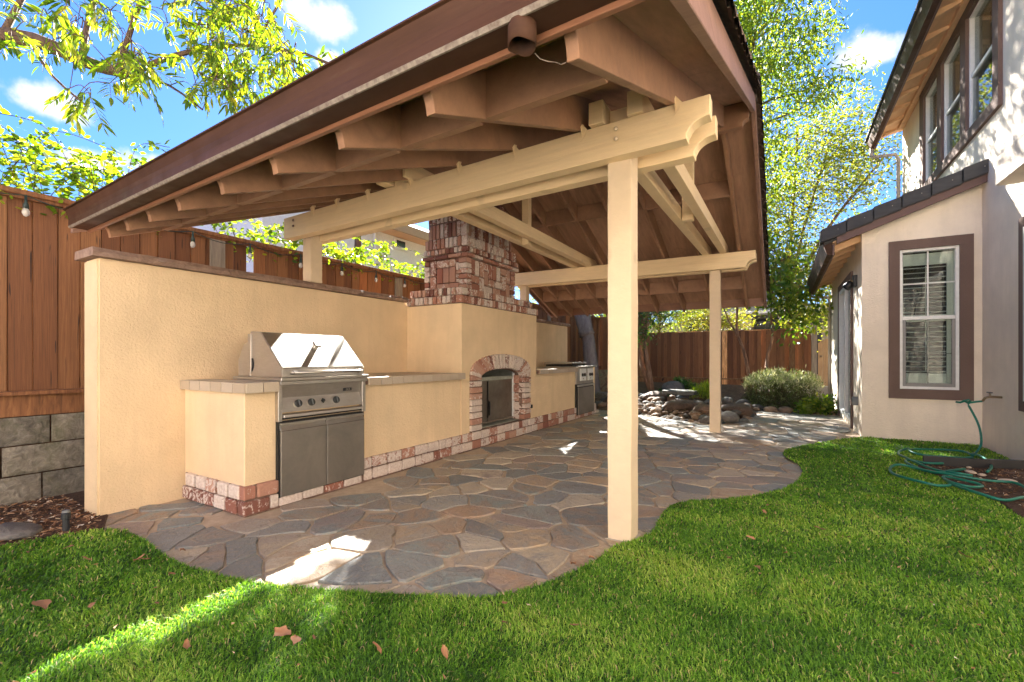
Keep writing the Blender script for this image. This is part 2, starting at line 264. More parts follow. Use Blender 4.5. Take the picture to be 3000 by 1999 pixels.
# ------------------------------------------------------------------ building helpers
def tag(o, label=None, cat=None, group=None, kind=None):
    if label: o['label'] = label
    if cat: o['category'] = cat
    if group: o['group'] = group
    if kind: o['kind'] = kind
    return o
def thing(name, label, cat, loc=(0, 0, 0), group=None):
    o = bpy.data.objects.new(name, None); o.location = loc; o.empty_display_size = .1; COL.objects.link(o); return tag(o, label, cat, group)
def sub(name, parent, loc=(0, 0, 0)):
    o = bpy.data.objects.new(name, None); o.empty_display_size = .05; COL.objects.link(o); o.parent = parent
    o.location = Vector(loc) - wloc(parent); return o
def wloc(o):
    p = Vector((0, 0, 0))
    while o is not None: p += o.location; o = o.parent
    return p
def link(name, me, mat, parent=None, loc=None):
    o = bpy.data.objects.new(name, me); COL.objects.link(o)
    if mat is not None and not me.materials: me.materials.append(mat)
    if parent is not None:
        o.parent = parent; pl = wloc(parent); o.location = (Vector(loc) if loc is not None else Vector((0, 0, 0))) - pl
    elif loc is not None: o.location = loc
    return o
class MB:
    def __init__(s): s.v = []; s.f = []
    def add(s, vs, fs):
        b = len(s.v); s.v += [tuple(v) for v in vs]; s.f += [tuple(b + i for i in f) for f in fs]; return s
    def box(s, x0, x1, y0, y1, z0, z1):
        v = [(x, y, z) for x in (x0, x1) for y in (y0, y1) for z in (z0, z1)]
        return s.add(v, [(0, 1, 3, 2), (4, 6, 7, 5), (0, 4, 5, 1), (2, 3, 7, 6), (0, 2, 6, 4), (1, 5, 7, 3)])
    def prism(s, prof, ax, a0, a1):
        n = len(prof)
        def mk(p, a):
            u, w = p
            return (a, u, w) if ax == 'x' else ((u, a, w) if ax == 'y' else (u, w, a))
        v = [mk(p, a0) for p in prof] + [mk(p, a1) for p in prof]
        f = [tuple(range(n))[::-1], tuple(range(n, 2 * n))] + [(i, (i + 1) % n, n + (i + 1) % n, n + i) for i in range(n)]
        return s.add(v, f)
    def tube(s, pts, r, n=8, cap=True):
        pts = [Vector(p) for p in pts]; rs = r if isinstance(r, (list, tuple)) else [r] * len(pts)
        vs = []; up = Vector((0, 0, 1))
        for i, p in enumerate(pts):
            d = (pts[min(i + 1, len(pts) - 1)] - pts[max(i - 1, 0)]).normalized()
            a = d.cross(up)
            if a.length < .05: a = d.cross(Vector((1, 0, 0)))
            a.normalize(); b = a.cross(d)
            for k in range(n):
                t = 2 * math.pi * k / n; vs.append(p + (a * math.cos(t) + b * math.sin(t)) * rs[i])
        m = len(pts); f = [(i * n + k, i * n + (k + 1) % n, (i + 1) * n + (k + 1) % n, (i + 1) * n + k) for i in range(m - 1) for k in range(n)]
        if cap: f += [tuple(range(n))[::-1], tuple(range((m - 1) * n, m * n))]
        return s.add(vs, f)
    def lathe(s, c, axis, prof, n=16):
        ax = Vector(axis).normalized(); a = ax.cross(Vector((0, 0, 1)));
        if a.length < .05: a = ax.cross(Vector((1, 0, 0)))
        a.normalize(); b = a.cross(ax); c = Vector(c); vs = []
        for h, r in prof:
            for k in range(n):
                t = 2 * math.pi * k / n; vs.append(c + ax * h + (a * math.cos(t) + b * math.sin(t)) * r)
        m = len(prof); f = [(i * n + k, i * n + (k + 1) % n, (i + 1) * n + (k + 1) % n, (i + 1) * n + k) for i in range(m - 1) for k in range(n)]
        f += [tuple(range(n))[::-1], tuple(range((m - 1) * n, m * n))]
        return s.add(vs, f)
    def mesh(s, name, bevel=0, smooth=False, warp=None, seg=1):
        me = bpy.data.meshes.new(name); vs = [warp(v) for v in s.v] if warp else s.v
        me.from_pydata(vs, [], s.f)
        bm = bmesh.new(); bm.from_mesh(me); bmesh.ops.recalc_face_normals(bm, faces=bm.faces)
        if bevel: bmesh.ops.bevel(bm, geom=list(bm.edges), offset=bevel, segments=seg, affect='EDGES', clamp_overlap=True)
        bm.to_mesh(me); bm.free()
        if smooth: me.shade_smooth()
        return me
    def build(s, name, mat, parent=None, bevel=0, smooth=False, warp=None, seg=1):
        return link(name, s.mesh(name, bevel, smooth, warp, seg), mat, parent)
def box(name, mat, parent, x0, x1, y0, y1, z0, z1, bevel=0, warp=None): return MB().box(x0, x1, y0, y1, z0, z1).build(name, mat, parent, bevel, warp=warp)
# shared rough brick : unit cube, chamfered and knocked about
def roughbox(name, ch, jit, seed):
    rr = random.Random(seed); bm = bmesh.new(); bmesh.ops.create_cube(bm, size=1); bmesh.ops.bevel(bm, geom=list(bm.edges), offset=ch, segments=1, affect='EDGES')
    for v in bm.verts: v.co += Vector((rr.uniform(-jit, jit), rr.uniform(-jit, jit), rr.uniform(-jit, jit)))
    me = bpy.data.meshes.new(name); bm.to_mesh(me); bm.free(); return me
BR = {k: [roughbox('brick', .07, .022, 10 * j + i) for i in range(4)] for j, k in enumerate(('brick', 'brick_w'))}
def piece(name, mesh, mat, parent, c, dims, rot=None):
    o = link(name, mesh, mat, parent, c); o.scale = dims
    if rot: o.rotation_euler = rot
    return o
def brick(parent, c, dims, kind='brick', rot=None):
    j = .004; c = (c[0] + R.uniform(-j, j), c[1] + R.uniform(-j * .4, j * .4), c[2] + R.uniform(-j * .4, j * .4))
    return piece('brick', R.choice(BR[kind]), M[kind], parent, c, dims, rot)

# ------------------------------------------------------------------ ground
def inpoly(px, py, poly):
    px = np.asarray(px); py = np.asarray(py); r = np.zeros(px.shape, bool); n = len(poly); j = n - 1
    for i in range(n):
        xi, yi = poly[i]; xj, yj = poly[j]
        if yi != yj:
            r ^= ((yi > py) != (yj > py)) & (px < (xj - xi) * (py - yi) / (yj - yi) + xi)
        j = i
    return r
def smooth_poly(pts, closed=False, k=4):
    out = []; n = len(pts)
    for i in range(n if closed else n - 1):
        p0, p1, p2, p3 = (pts[(i - 1) % n] if closed or i > 0 else pts[0]), pts[i], pts[(i + 1) % n], (pts[(i + 2) % n] if closed or i + 2 < n else pts[-1])
        for q in range(k):
            t = q / k
            out.append(tuple(.5 * ((2 * p1[a]) + (-p0[a] + p2[a]) * t + (2 * p0[a] - 5 * p1[a] + 4 * p2[a] - p3[a]) * t * t + (-p0[a] + 3 * p1[a] - 3 * p2[a] + p3[a]) * t ** 3) for a in range(len(p1))))
    if not closed: out.append(pts[-1])
    return out
def sheet(name, poly, z, mat, kind='structure', thick=0):
    me = bpy.data.meshes.new(name); bm = bmesh.new(); f = bm.faces.new([bm.verts.new((x, y, z)) for x, y in poly]); bmesh.ops.triangulate(bm, faces=[f])
    bm.normal_update()
    for f in bm.faces:
        if f.normal.z < 0: f.normal_flip()
    bm.to_mesh(me); bm.free(); return tag(link(name, me, mat), kind=kind)

# the earth: one sheet with the higher neighbouring plots modelled into it
def ground():
    xs = [-300, -60, -20, -8, -5.30, -5.22] + [-5.0 + .25 * i for i in range(0, 25)] + [1.6, 2.2, 3, 8, 20, 60, 300]
    ys = [-300, -60, -12, -4, 0, 2, 4, 6, 7.6] + [8.0 + .25 * i for i in range(0, 26)] + [16, 18, 22, 40, 80, 300]
    def h(x, y):
        if x <= -5.22: return .60
        z = -.03
        if x < -.45 and y > 8.9: z += .17 * min(1, max(0, (y - 8.9) / 2.5)) * min(1, max(0, (-.45 - x) / .6))
        if y > 11.6: z += .24 * min(1, (y - 11.6) / 1.8)
        if -5 < x < .5 and 9 < y < 14: z += .06 * noise.noise((x * 1.3, y * 1.3, 0))
        return z
    vs = [(x, y, h(x, y)) for y in ys for x in xs]; nx = len(xs)
    fs = [(j * nx + i, j * nx + i + 1, (j + 1) * nx + i + 1, (j + 1) * nx + i) for j in range(len(ys) - 1) for i in range(nx - 1)]
    me = bpy.data.meshes.new('ground'); me.from_pydata(vs, [], fs); tag(link('ground', me, M['dirt']), kind='structure')
ground()
EDGE = smooth_poly([(-3.90, .76), (-3.74, 1.15), (-3.45, 1.235), (-2.83, 1.185), (-2.37, 1.235), (-1.95, 1.36), (-1.38, 1.62), (-1.145, 1.75), (-.99, 1.98), (-.886, 2.28), (-.82, 2.62), (-.70, 2.9),
                    (-.72, 3.3), (-.66, 3.62), (-.28, 3.99), (.012, 4.44), (.16, 5.0), (.15, 5.5), (.02, 5.95), (.05, 6.35), (.253, 6.8), (.6, 7.4), (.955, 7.92)], k=3)
LAWN = EDGE + [(2.128, 7.92), (2.128, -1.5), (-4.6, -1.5), (-4.5, .45), (-4.2, .62)]
BED = [(1.20, 6.25), (1.17, 5.9), (1.25, 5.55), (1.32, 5.1), (1.42, 4.8), (1.41, 4.5), (1.47, 4.2), (1.7, 3.7), (2.12, 3.1), (2.12, 6.42), (1.6, 6.2)]
sheet('lawn', LAWN, .006, M['turf'])
sheet('added_bounce_patio', [(-4.9, -12), (2.12, -12), (2.12, -1.4), (-4.9, -1.4)], .012, plain('bounce_concrete', (.66, .62, .56), .9))  # pale patio added behind the camera to bounce sun under the roof
sheet('patio_bed', [(-4.1, .9), (-3.6, .7), (.4, 2.2), (1.0, 5), (1.0, 13.2), (-.45, 13.2), (-.50, 11.0), (-.60, 8.9), (-.98, 8.25), (-2.27, 8.82), (-3.7, 9.8), (-5, 10.0), (-5, 8.9), (-4.1, 8.9)], -.012, M['mortar'])
sheet('planting_soil', [(-4.95, -.6), (-4.3, .5), (-3.85, .7), (-3.72, 1.17), (-4.05, 1.3), (-4.95, 1.3)], .004, M['soil'])
sheet('flower_bed_soil', BED, .016, M['soil'])
sheet('side_strip_soil', [(-4.97, 1.2), (-4.34, 1.2), (-4.34, 14), (-4.97, 14)], .003, M['soil'])

# grass blades (one mesh nobody could count)
def grass():
    N = 1680000
    x = NR.uniform(-4.6, 2.13, N); y = NR.uniform(-.8, 7.93, N)
    d = np.hypot(x, y); keep = NR.random(N) < np.clip((2.0 / d) ** 1.6, 0, 1) * np.where(y < .15, .3, 1)
    x, y, d = x[keep], y[keep], d[keep]
    # nothing stands right of the frame's reach or behind the camera's sides
    ok = inpoly(x, y, LAWN) & ~inpoly(x, y, BED); x, y, d = x[ok], y[ok], d[ok]; n = len(x)
    cl = np.array([noise.noise((a * 5, b * 5, 0)) for a, b in zip(x[::1], y[::1])]) ; c2 = np.array([noise.noise((a * 1.1, b * 2.2, 5)) for a, b in zip(x, y)])
    L = NR.uniform(.013, .029, n) * (1 + .25 * cl); w = NR.uniform(.0013, .0024, n) * np.clip(d / 1.9, 1, 3.0)
    az = NR.uniform(0, 2 * np.pi, n) ; laz = NR.uniform(0, 2 * np.pi, n) * .6 + cl * 3.5
    lean = NR.uniform(.2, 1.5, n)
    dx, dy = np.cos(laz), np.sin(laz); sx, sy = np.cos(az) * w, np.sin(az) * w
    z0 = np.full(n, .004); V = np.zeros((n, 5, 3))
    V[:, 0] = np.stack([x - sx, y - sy, z0], 1); V[:, 1] = np.stack([x + sx, y + sy, z0], 1)
    mx_, my_, mz = x + dx * L * lean * .28, y + dy * L * lean * .28, z0 + L * .6
    V[:, 2] = np.stack([mx_ + sx * .8, my_ + sy * .8, mz], 1); V[:, 3] = np.stack([mx_ - sx * .8, my_ - sy * .8, mz], 1)
    V[:, 4] = np.stack([x + dx * L * lean, y + dy * L * lean, z0 + L * np.cos(lean * .8)], 1)
    me = bpy.data.meshes.new('grass_blades'); me.vertices.add(n * 5); me.vertices.foreach_set('co', V.reshape(-1))
    b = np.arange(n) * 5; quads = np.stack([b, b + 1, b + 2, b + 3], 1); tris = np.stack([b + 3, b + 2, b + 4], 1)
    loops = np.concatenate([quads, tris], 1).reshape(-1); me.loops.add(n * 7); me.loops.foreach_set('vertex_index', loops.astype(np.int32))
    me.polygons.add(n * 2); st = (np.arange(n) * 7)[:, None] + np.array([0, 4]); me.polygons.foreach_set('loop_start', st.reshape(-1).astype(np.int32))
    me.update(calc_edges=True)
    r = np.clip(NR.normal(.5, .27, n) + cl * .25 + c2 * .45, 0, .96); dead = NR.random(n) < .03; r[dead] = 1.0
    at = me.attributes.new('rnd', 'FLOAT', 'POINT'); at.data.foreach_set('value', np.repeat(r, 5).astype(np.float32))
    tag(link('grass_blades', me, M['grass']), kind='stuff'); print('blades', n)
grass()

# flagstones: Voronoi cells with wandering edges, each a stone of its own
def flagstones():
    patio = bpy.data.objects.new('patio', None); COL.objects.link(patio); tag(patio, kind='structure')
    seeds = []; rr = random.Random(5); tries = 0
    REG = [(-4.05, 1.05), (-3.5, 1.0), (.35, 1.0), (1.05, 4.0), (1.1, 12.6), (-.5, 12.6), (-.5, 11.0), (-.62, 8.8), (-.98, 8.2), (-2.27, 8.8), (-3.7, 9.8), (-4.2, 9.8), (-4.2, 8.8), (-3.1, 8.7), (-3.1, 1.7), (-4.05, 1.7)]
    def spacing(x, y): return .36 if y < 5.5 else (.40 if y < 8.5 else .55)
    while tries < 14000 and len(seeds) < 700:
        tries += 1; x, y = rr.uniform(-4.3, 1.3), rr.uniform(.8, 13)
        sp = spacing(x, y) * rr.choice((.36, .55, .85, 1.2, 1.5)) * (1 + .25 * noise.noise((x * 1.7, y * 1.7, 3)))
        # stones run a little longer across than along
        if all(((x - a) / 1.25) ** 2 + ((y - b) * 1.1) ** 2 > sp * sp for a, b in seeds): seeds.append((x, y))
    lawn_in = LAWN
    def clip(poly, mx, my, nx, ny):
        out = []
        for i in range(len(poly)):
            a, b = poly[i], poly[(i + 1) % len(poly)]
            da = (a[0] - mx) * nx + (a[1] - my) * ny; db = (b[0] - mx) * nx + (b[1] - my) * ny
            if da <= 0: out.append(a)
            if (da <= 0) != (db <= 0): t = da / (da - db); out.append((a[0] + (b[0] - a[0]) * t, a[1] + (b[1] - a[1]) * t))
        return out
    def wob(x, y):
        return (x + .19 * noise.noise((x * 1.6, y * 1.6, 2.7)) + .012 * noise.noise((x * 3.1, y * 3.1, 1.7)) + .018 * noise.noise((x * 11, y * 11, 4)) + .005 * noise.noise((x * 40, y * 40, 1)),
                y + .16 * noise.noise((x * 1.6, y * 1.6, 5.7)) + .012 * noise.noise((x * 3.1, y * 3.1, 8.2)) + .018 * noise.noise((x * 11, y * 11, 9)) + .005 * noise.noise((x * 40, y * 40, 7)))
    cnt = 0
    for (x, y) in seeds:
        if not bool(inpoly([x], [y], REG)[0]): continue
        cell = [(x - 1, y - 1), (x + 1, y - 1), (x + 1, y + 1), (x - 1, y + 1)]
        for (a, b) in seeds:
            if (a, b) == (x, y) or abs(a - x) > 1.6 or abs(b - y) > 1.6: continue
            dx, dy = a - x, (b - y); L = math.hypot(dx, dy); g = .004 + .05 * noise.noise((x * 2 + a, y * 2 + b, a * 3)) ** 2
            cell = clip(cell, (x + a) / 2 - dx / L * g, (y + b) / 2 - dy / L * g, dx / L, dy / L)
            if len(cell) < 3: break
        if len(cell) < 3: continue
        if all(bool(v) for v in inpoly([c[0] for c in cell] + [x], [c[1] for c in cell] + [y], LAWN)): continue
        pts = []
        for i in range(len(cell)):
            a, b = cell[i], cell[(i + 1) % len(cell)]; L = math.hypot(b[0] - a[0], b[1] - a[1]); k = max(1, int(L / .06))
            for q in range(k):
                t = q / k
                # round the corners a little
                pts.append((a[0] + (b[0] - a[0]) * t, a[1] + (b[1] - a[1]) * t))
        n = len(pts)
        pts = [((pts[i - 1][0] + pts[i][0] * 8 + pts[(i + 1) % n][0]) / 10, (pts[i - 1][1] + pts[i][1] * 8 + pts[(i + 1) % n][1]) / 10) for i in range(n)]
        pts = [wob(*p) for p in pts]
        cx = sum(p[0] for p in pts) / n; cy = sum(p[1] for p in pts) / n
        zt = rr.uniform(-.003, .003)
        mb = MB(); inner = [(cx + (p[0] - cx) * .972, cy + (p[1] - cy) * .972) for p in pts]
        vs = [(p[0] - cx, p[1] - cy, -.016) for p in pts] + [(p[0] - cx, p[1] - cy, zt - .004) for p in pts] + [(p[0] - cx, p[1] - cy, zt) for p in inner]
        fs = [(i, (i + 1) % n, n + (i + 1) % n, n + i) for i in range(n)] + [(n + i, n + (i + 1) % n, 2 * n + (i + 1) % n, 2 * n + i) for i in range(n)] + [tuple(range(2 * n, 3 * n))]
        mb.add(vs, fs); me = mb.mesh('flagstone'); link('flagstone', me, M['flag'], patio, (cx, cy, 0)); cnt += 1
    print('stones', cnt)
flagstones()

# ------------------------------------------------------------------ stucco wall
wall = thing('garden_wall', 'tan stucco garden wall with stone cap behind the barbecue counter', 'wall', (-4.2, 1.25, 0))
MB().prism([(-4.33, -.05), (-4.08, -.05), (-4.08, 1.80), (-4.33, 1.80)], 'y', 1.25, 9.30).build('wall_body', M['wall'], wall, .012, seg=2)
def capstone(y0, y1):
    mb = MB(); n = 14; rr = random.Random(int(y0 * 100))
    vs = []
    for i in range(n + 1):
        y = y0 + (y1 - y0) * i / n
        j = lambda a: rr.uniform(-a, a)
        for (x, z) in ((-4.37, 1.803), (-4.03, 1.803), (-4.025, 1.83), (-4.045, 1.862), (-4.36, 1.862)): vs.append((x + (j(.008) if x > -4.2 else 0), y, z + (j(.003) if z > 1.81 else 0)))
    fs = [tuple(range(5)), tuple(range(n * 5, n * 5 + 5))] + [(i * 5 + k, i * 5 + (k + 1) % 5, (i + 1) * 5 + (k + 1) % 5, (i + 1) * 5 + k) for i in range(n) for k in range(5)]
    mb.add(vs, fs).build('cap_stone', M['cap'], wall)
for a, b in ((1.21, 2.10), (2.106, 3.04), (3.046, 3.97), (3.976, 4.255), (6.20, 7.1), (7.106, 8.0), (8.006, 8.7), (8.706, 9.34)): capstone(a, b)

# ------------------------------------------------------------------ counters
def counter(label, y0, y1, endface, name='outdoor_counter'):
    t = thing(name, label, 'counter', (-3.6, y0, 0))
    box('counter_body', M['wall'], t, -4.078, -3.235, y0 + (.03 if endface else 0), y1, -.03, .862, .006)
    return t
def top_tiles(t, y0, y1, xf=-3.165, end=False):
    box('tile_bed', M['bmortar'], t, -4.078, xf - .012, y0 + .012, y1, .866, .918)
    ny = max(1, round((y1 - y0) / .15)); sy = (y1 - y0) / ny; nx = 6; sx = (xf - -4.075) / nx
    tm = TT
    for i in range(ny):
        for j in range(nx): piece('counter_tile', tm, M['toptile'], t, (-4.075 + sx * (j + .5), y0 + sy * (i + .5), .922), (sx - .005, sy - .005, .012))
        piece('edge_tile', tm, M['tile'], t, (xf, y0 + sy * (i + .5), .892), (.012, sy - .005, .070))
    if end:
        for j in range(nx): piece('edge_tile', tm, M['tile'], t, (-4.075 + sx * (j + .5), y0, .892), (sx - .005, .012, .070))
TT = MB().box(-.5, .5, -.5, .5, -.5, .5).mesh('counter_tile', .04)
def base_bricks(t, y0, y1, rows=(0, 1), xf=-3.20, brk=False):
    for r in rows:
        y = y0; first = True
        while y < y1 - .02:
            L = min(R.choice((.185, .195, .19, .10)) if not (first and r) else .095, y1 - y); first = False
            if L > .02: brick(t, (xf - .045, y + L / 2, .052 + r * .104), (.09, L - .011, .093), 'brick_w')
            y += L
lc = counter('left half of the stucco barbecue counter, under the large gas grill', 1.755, 4.278, True)
# body is recessed where the grill sits
top_tiles(lc, 1.755, 2.0, end=True); top_tiles(lc, 2.835, 4.275)
base_bricks(lc, 1.76, 2.02); base_bricks(lc, 2.02, 2.815, rows=()); base_bricks(lc, 2.82, 4.28)
y = 2.02
while y < 2.80: brick(lc, (-3.245, y + .097, .034), (.09, .183, .062), 'brick_w'); y += .196
x = -4.06
while x < -3.30:
    for r in (0, 1):
        brick(lc, (x + .075 + (.04 if r else 0), 1.80, .052 + r * .104), (.14 if r == 0 else .13, .09, .093), 'brick_w')
    x += .155
box('mortar_base', M['bmortar'], lc, -4.05, -3.215, 1.778, 4.28, -.03, .200)
rc = counter('right half of the stucco barbecue counter, beyond the fireplace', 6.172, 8.62, False)
top_tiles(rc, 6.172, 7.67); box('tile_bed', M['toptile'], rc, -4.07, -3.25, 8.59, 8.66, .866, .92)
base_bricks(rc, 6.17, 7.70); y = 7.71
while y < 8.70: brick(rc, (-3.245, y + .095, .030), (.09, .18, .056), 'brick_w'); y += .193
brick(rc, (-3.245, 8.665, .156), (.09, .10, .093), 'brick_w'); brick(rc, (-3.245, 8.665, .09), (.09, .10, .05), 'brick_w')
box('mortar_base', M['bmortar'], rc, -4.05, -3.215, 6.17, 8.69, -.03, .200)

# ------------------------------------------------------------------ fireplace
fp = thing('fireplace', 'outdoor stucco fireplace with arched brick opening and tall brick chimney', 'fireplace', (-3.6, 5.22, 0))
FX = -3.222; oy0, oy1 = 4.678, 5.74; yc = 5.195
def arch_z(y, half, spring, rise):      # flattened arch
    u = max(-1, min(1, (y - yc) / half)); return spring + rise * math.sqrt(max(0, 1 - u * u)) ** .9
# front skin with the opening cut out
mb = MB(); OH = .76; ys = [4.28 + i * (6.17 - 4.28) / 72 for i in range(73)]
def ztop_open(y): return arch_z(y, OH, .90, .255) if abs(y - yc) < OH else 0
for a, b in zip(ys[:-1], ys[1:]):
    m = (a + b) / 2
    if abs(m - yc) >= OH: mb.add([(FX, a, -.03), (FX, b, -.03), (FX, b, 1.745), (FX, a, 1.745)], [(0, 1, 2, 3)])
    else: za, zb = ztop_open(a), ztop_open(b); mb.add([(FX, a, za), (FX, b, zb), (FX, b, 1.745), (FX, a, 1.745)], [(0, 1, 2, 3)])
for yy in (4.28, 6.17): mb.add([(FX, yy, -.03), (-4.079, yy, -.03), (-4.079, yy, 1.745), (FX, yy, 1.745)], [(0, 1, 2, 3)])
mb.add([(FX, 4.28, 1.745), (-4.079, 4.28, 1.745), (-4.079, 6.17, 1.745), (FX, 6.17, 1.745)], [(0, 1, 2, 3)])
mb.build('stucco_block', M['wall'], fp)
# masonry behind the bricks around the opening
mb = MB(); mb.box(-3.36, -3.235, 4.44, oy0 - .004, 0, .98); mb.box(-3.36, -3.235, oy1 + .004, 5.955, 0, .98)
for i in range(36):
    a = 4.44 + i * (5.955 - 4.44) / 36; b = 4.44 + (i + 1) * (5.955 - 4.44) / 36
    za = max(arch_z((a + b) / 2, .55, .855, .10), .0) if abs((a + b) / 2 - yc) < .53 else .86
    mb.box(-3.36, -3.238, a, b, za, ztop_open((a + b) / 2) + .01)
mb.build('arch_core', M['bmortar'], fp)
# jamb bricks
for side, (a, b) in (('l', (4.445, 4.672)), ('r', (5.745, 5.945))):
    z = .215
    for k in range(9):
        brick(fp, (-3.245, (a + b) / 2, z + .037), (.10, b - a, .067), 'brick_w'); z += .0765
# inner right jamb reveal
z = .215
for k in range(5): brick(fp, (-3.34, 5.765, z + .06), (.11, .06, .115), 'brick_w'); z += .13
# voussoirs
nv = 25
for k in range(nv):
    u = (k + .5) / nv; th = math.pi * (1 - u)
    yi = yc + .535 * math.cos(th); zi = .865 + .105 * math.sin(th) ** .9
    yo = yc + .75 * math.cos(th); zo = .905 + .245 * math.sin(th) ** .9
    L = math.hypot(yo - yi, zo - zi); ang = math.atan2(zo - zi, yo - yi)
    brick(fp, (-3.245, (yi + yo) / 2, (zi + zo) / 2), (.10, L, .058 if .12 < u < .88 else .045), 'brick_w', (ang, 0, 0))
base_bricks(fp, 4.28, 6.17, rows=(0, 1)); box('mortar_base', M['bmortar'], fp, -4.0, -3.217, 4.281, 6.169, -.03, .204)
# firebox with glass doors
mb = MB(); mb.box(-4.05, -4.03, 4.70, 5.80, .2, 1.0); mb.box(-4.05, -3.37, 4.68, 4.70, .2, 1.0); mb.box(-4.05, -3.37, 5.78, 5.80, .2, 1.0); mb.box(-4.05, -3.3, 4.68, 5.80, .195, .212); mb.box(-4.05, -3.37, 4.68, 5.8, .985, 1.0)
mb.build('firebox', M['firebox'], fp)
gd = sub('fire_door', fp, (-3.39, 4.9, .25))
box('door_glass', M['fireglass'], gd, -3.412, -3.404, 4.712, 5.10, .255, .80); box('door_glass', M['fireglass'], gd, -3.400, -3.392, 5.105, 5.735, .255, .80)
box('door_rail', M['seam'], gd, -3.41, -3.375, 4.705, 5.75, .232, .252, .003); box('door_rail', M['firebox'], gd, -3.42, -3.38, 4.705, 5.74, .80, .85, .003)
box('door_stile', M['white'], gd, -3.395, -3.372, 5.725, 5.775, .25, .90, .003); box('door_stile', M['dark'], gd, -3.403, -3.388, 5.088, 5.104, .3, .79)
box('door_handle', M['dark'], gd, -3.388, -3.366, 5.10, 5.118, .33, .52, .003)
box('junction_box', M['dark'], fp, -3.21, -3.185, 5.95, 5.985, .36, .41, .004)

# chimney
core = MB(); core.box(-4.06, -3.235, 4.285, 6.165, 1.747, 1.85); core.box(-4.07, -3.29, 4.36, 6.08, 1.85, 1.955); core.box(-4.08, -3.44, 4.665, 5.79, 1.955, 2.66); core.box(-4.06, -3.455, 4.67, 5.77, 2.60, 4.35)
core.build('chimney_core', M['bmortar'], fp)
rows = []     # (x front, y0, y1, back x, z0, height, brick width)
rows.append((-3.20, 4.25, 6.20, -4.07, 1.750, .098, .068)); rows.append((-3.255, 4.32, 6.11, -4.075, 1.855, .098, .068))
rows.append((-3.37, 4.585, 5.90, -4.10, 2.378, .055, .20)); rows.append((-3.375, 4.60, 5.885, -4.10, 2.44, .075, .066)); rows.append((-3.395, 4.62, 5.86, -4.09, 2.522, .135, .068))
for k in range(2): rows.append((-3.435, 4.655, 5.79, -4.06, 2.664 + k * .205, .195, .066))
nb = [0]
def chim_row(r):
    xf, a, b, xb, z, h, w = r; n = round((b - a) / w); s = (b - a) / n
    for i in range(n): brick(fp, (xf - .045, a + s * (i + .5), z + h / 2), (.09, s - .016, h - .014)); nb[0] += 1
    n = max(1, round((xf - .09 - xb) / w)); s = (xf - .09 - xb) / n
    for i in range(n): brick(fp, (xb + s * (i + .5), a + .045, z + h / 2), (s - .016, .09, h - .014)); nb[0] += 1
for r in rows: chim_row(r)
# patchwork panel of laid, stood and halved bricks; quoins stacked flat
def panel(width, height, place, seed):
    rr = random.Random(seed); U = .0525; nx, nz_ = int(round(width / U)), int(round(height / U)); g = [[0] * nx for _ in range(nz_)]
    ux, uz = width / nx, height / nz_
    for j in range(nz_):
        for i in range(nx):
            if g[j][i]: continue
            opts = [(4, 2), (2, 4), (2, 2), (4, 2), (2, 3), (3, 2), (2, 1), (1, 1), (1, 2)]; rr.shuffle(opts); opts.sort(key=lambda o: -o[0] * o[1] + rr.random() * 5)
            for (w, h) in opts:
                if i + w <= nx and j + h <= nz_ and all(not g[j + q][i + p] for p in range(w) for q in range(h)):
                    for p in range(w):
                        for q in range(h): g[j + q][i + p] = 1
                    place(i * ux, j * uz, w * ux, h * uz); nb[0] += 1; break
def front(u, v, w, h): brick(fp, (-3.445, 4.72 + u + w / 2, 1.965 + v + h / 2), (.07, w - .013, h - .013))
def side(u, v, w, h): brick(fp, (-4.00 + u + w / 2, 4.655, 1.965 + v + h / 2), (w - .013, .07, h - .013))
panel(.98, .41, front, 3); panel(.48, .41, side, 9)
for k in range(6):
    z = 1.965 + k * .0687 + .034
    brick(fp, (-3.455, 4.665, z), (.13, .11, .060)); brick(fp, (-3.445, 5.78, z), (.09, .10, .060)); brick(fp, (-4.05, 4.655, z), (.08, .08, .060))
mb = MB()
for k in range(2, 8):
    z = 2.664 + k * .205
    for i in range(17): s = 1.135 / 17; y0 = 4.655 + i * s; mb.box(-3.50 , -3.435 - R.uniform(0, .006), y0 + .005, y0 + s - .005, z + .005, z + .195)
    for i in range(9): s = .60 / 9; x0 = -4.06 + i * s; mb.box(x0 + .005, x0 + s - .005, 4.655 + R.uniform(0, .006), 4.70, z + .005, z + .195)
    for i in range(9): s = .60 / 9; x0 = -4.06 + i * s; mb.box(x0 + .005, x0 + s - .005, 5.75, 5.79 - R.uniform(0, .006), z + .005, z + .195)
tag(mb.build('upper_bricks', M['brick'], fp), kind='stuff'); print('chimney bricks', nb)

# ------------------------------------------------------------------ gas grill
gr = thing('gas_grill', 'large built-in stainless steel gas grill with closed hood', 'grill', (-3.45, 2.42, .93))
MB().prism([(-3.18, .957), (-3.18, 1.028), (-3.455, 1.300), (-3.60, 1.312), (-3.60, .957)], 'y', 2.03, 2.80).build('hood', M['steel'], gr, .006, seg=2)
MB().prism([(-3.602, .957), (-3.602, 1.245), (-3.70, 1.21), (-3.776, 1.085), (-3.776, .957)], 'y', 2.034, 2.796).build('hood_back', M['steel'], gr, .004)
MB().prism([(-3.15, .93), (-3.15, .956), (-3.80, .956), (-3.80, .93)], 'y', 2.005, 2.83).build('grill_shelf', M['steel'], gr, .004)
mb = MB(); mb.prism([(-3.585, 1.0), (-3.565, 1.0), (-3.548, 1.03), (-3.545, 1.06), (-3.555, 1.10), (-3.568, 1.10), (-3.558, 1.06), (-3.562, 1.03), (-3.573, 1.012)], 'y', 2.024, 2.029); mb.build('hinge_slot', M['dark'], gr)
box('side_plate', M['steel'], gr, -3.615, -3.57, 2.020, 2.029, .99, 1.29, .002)
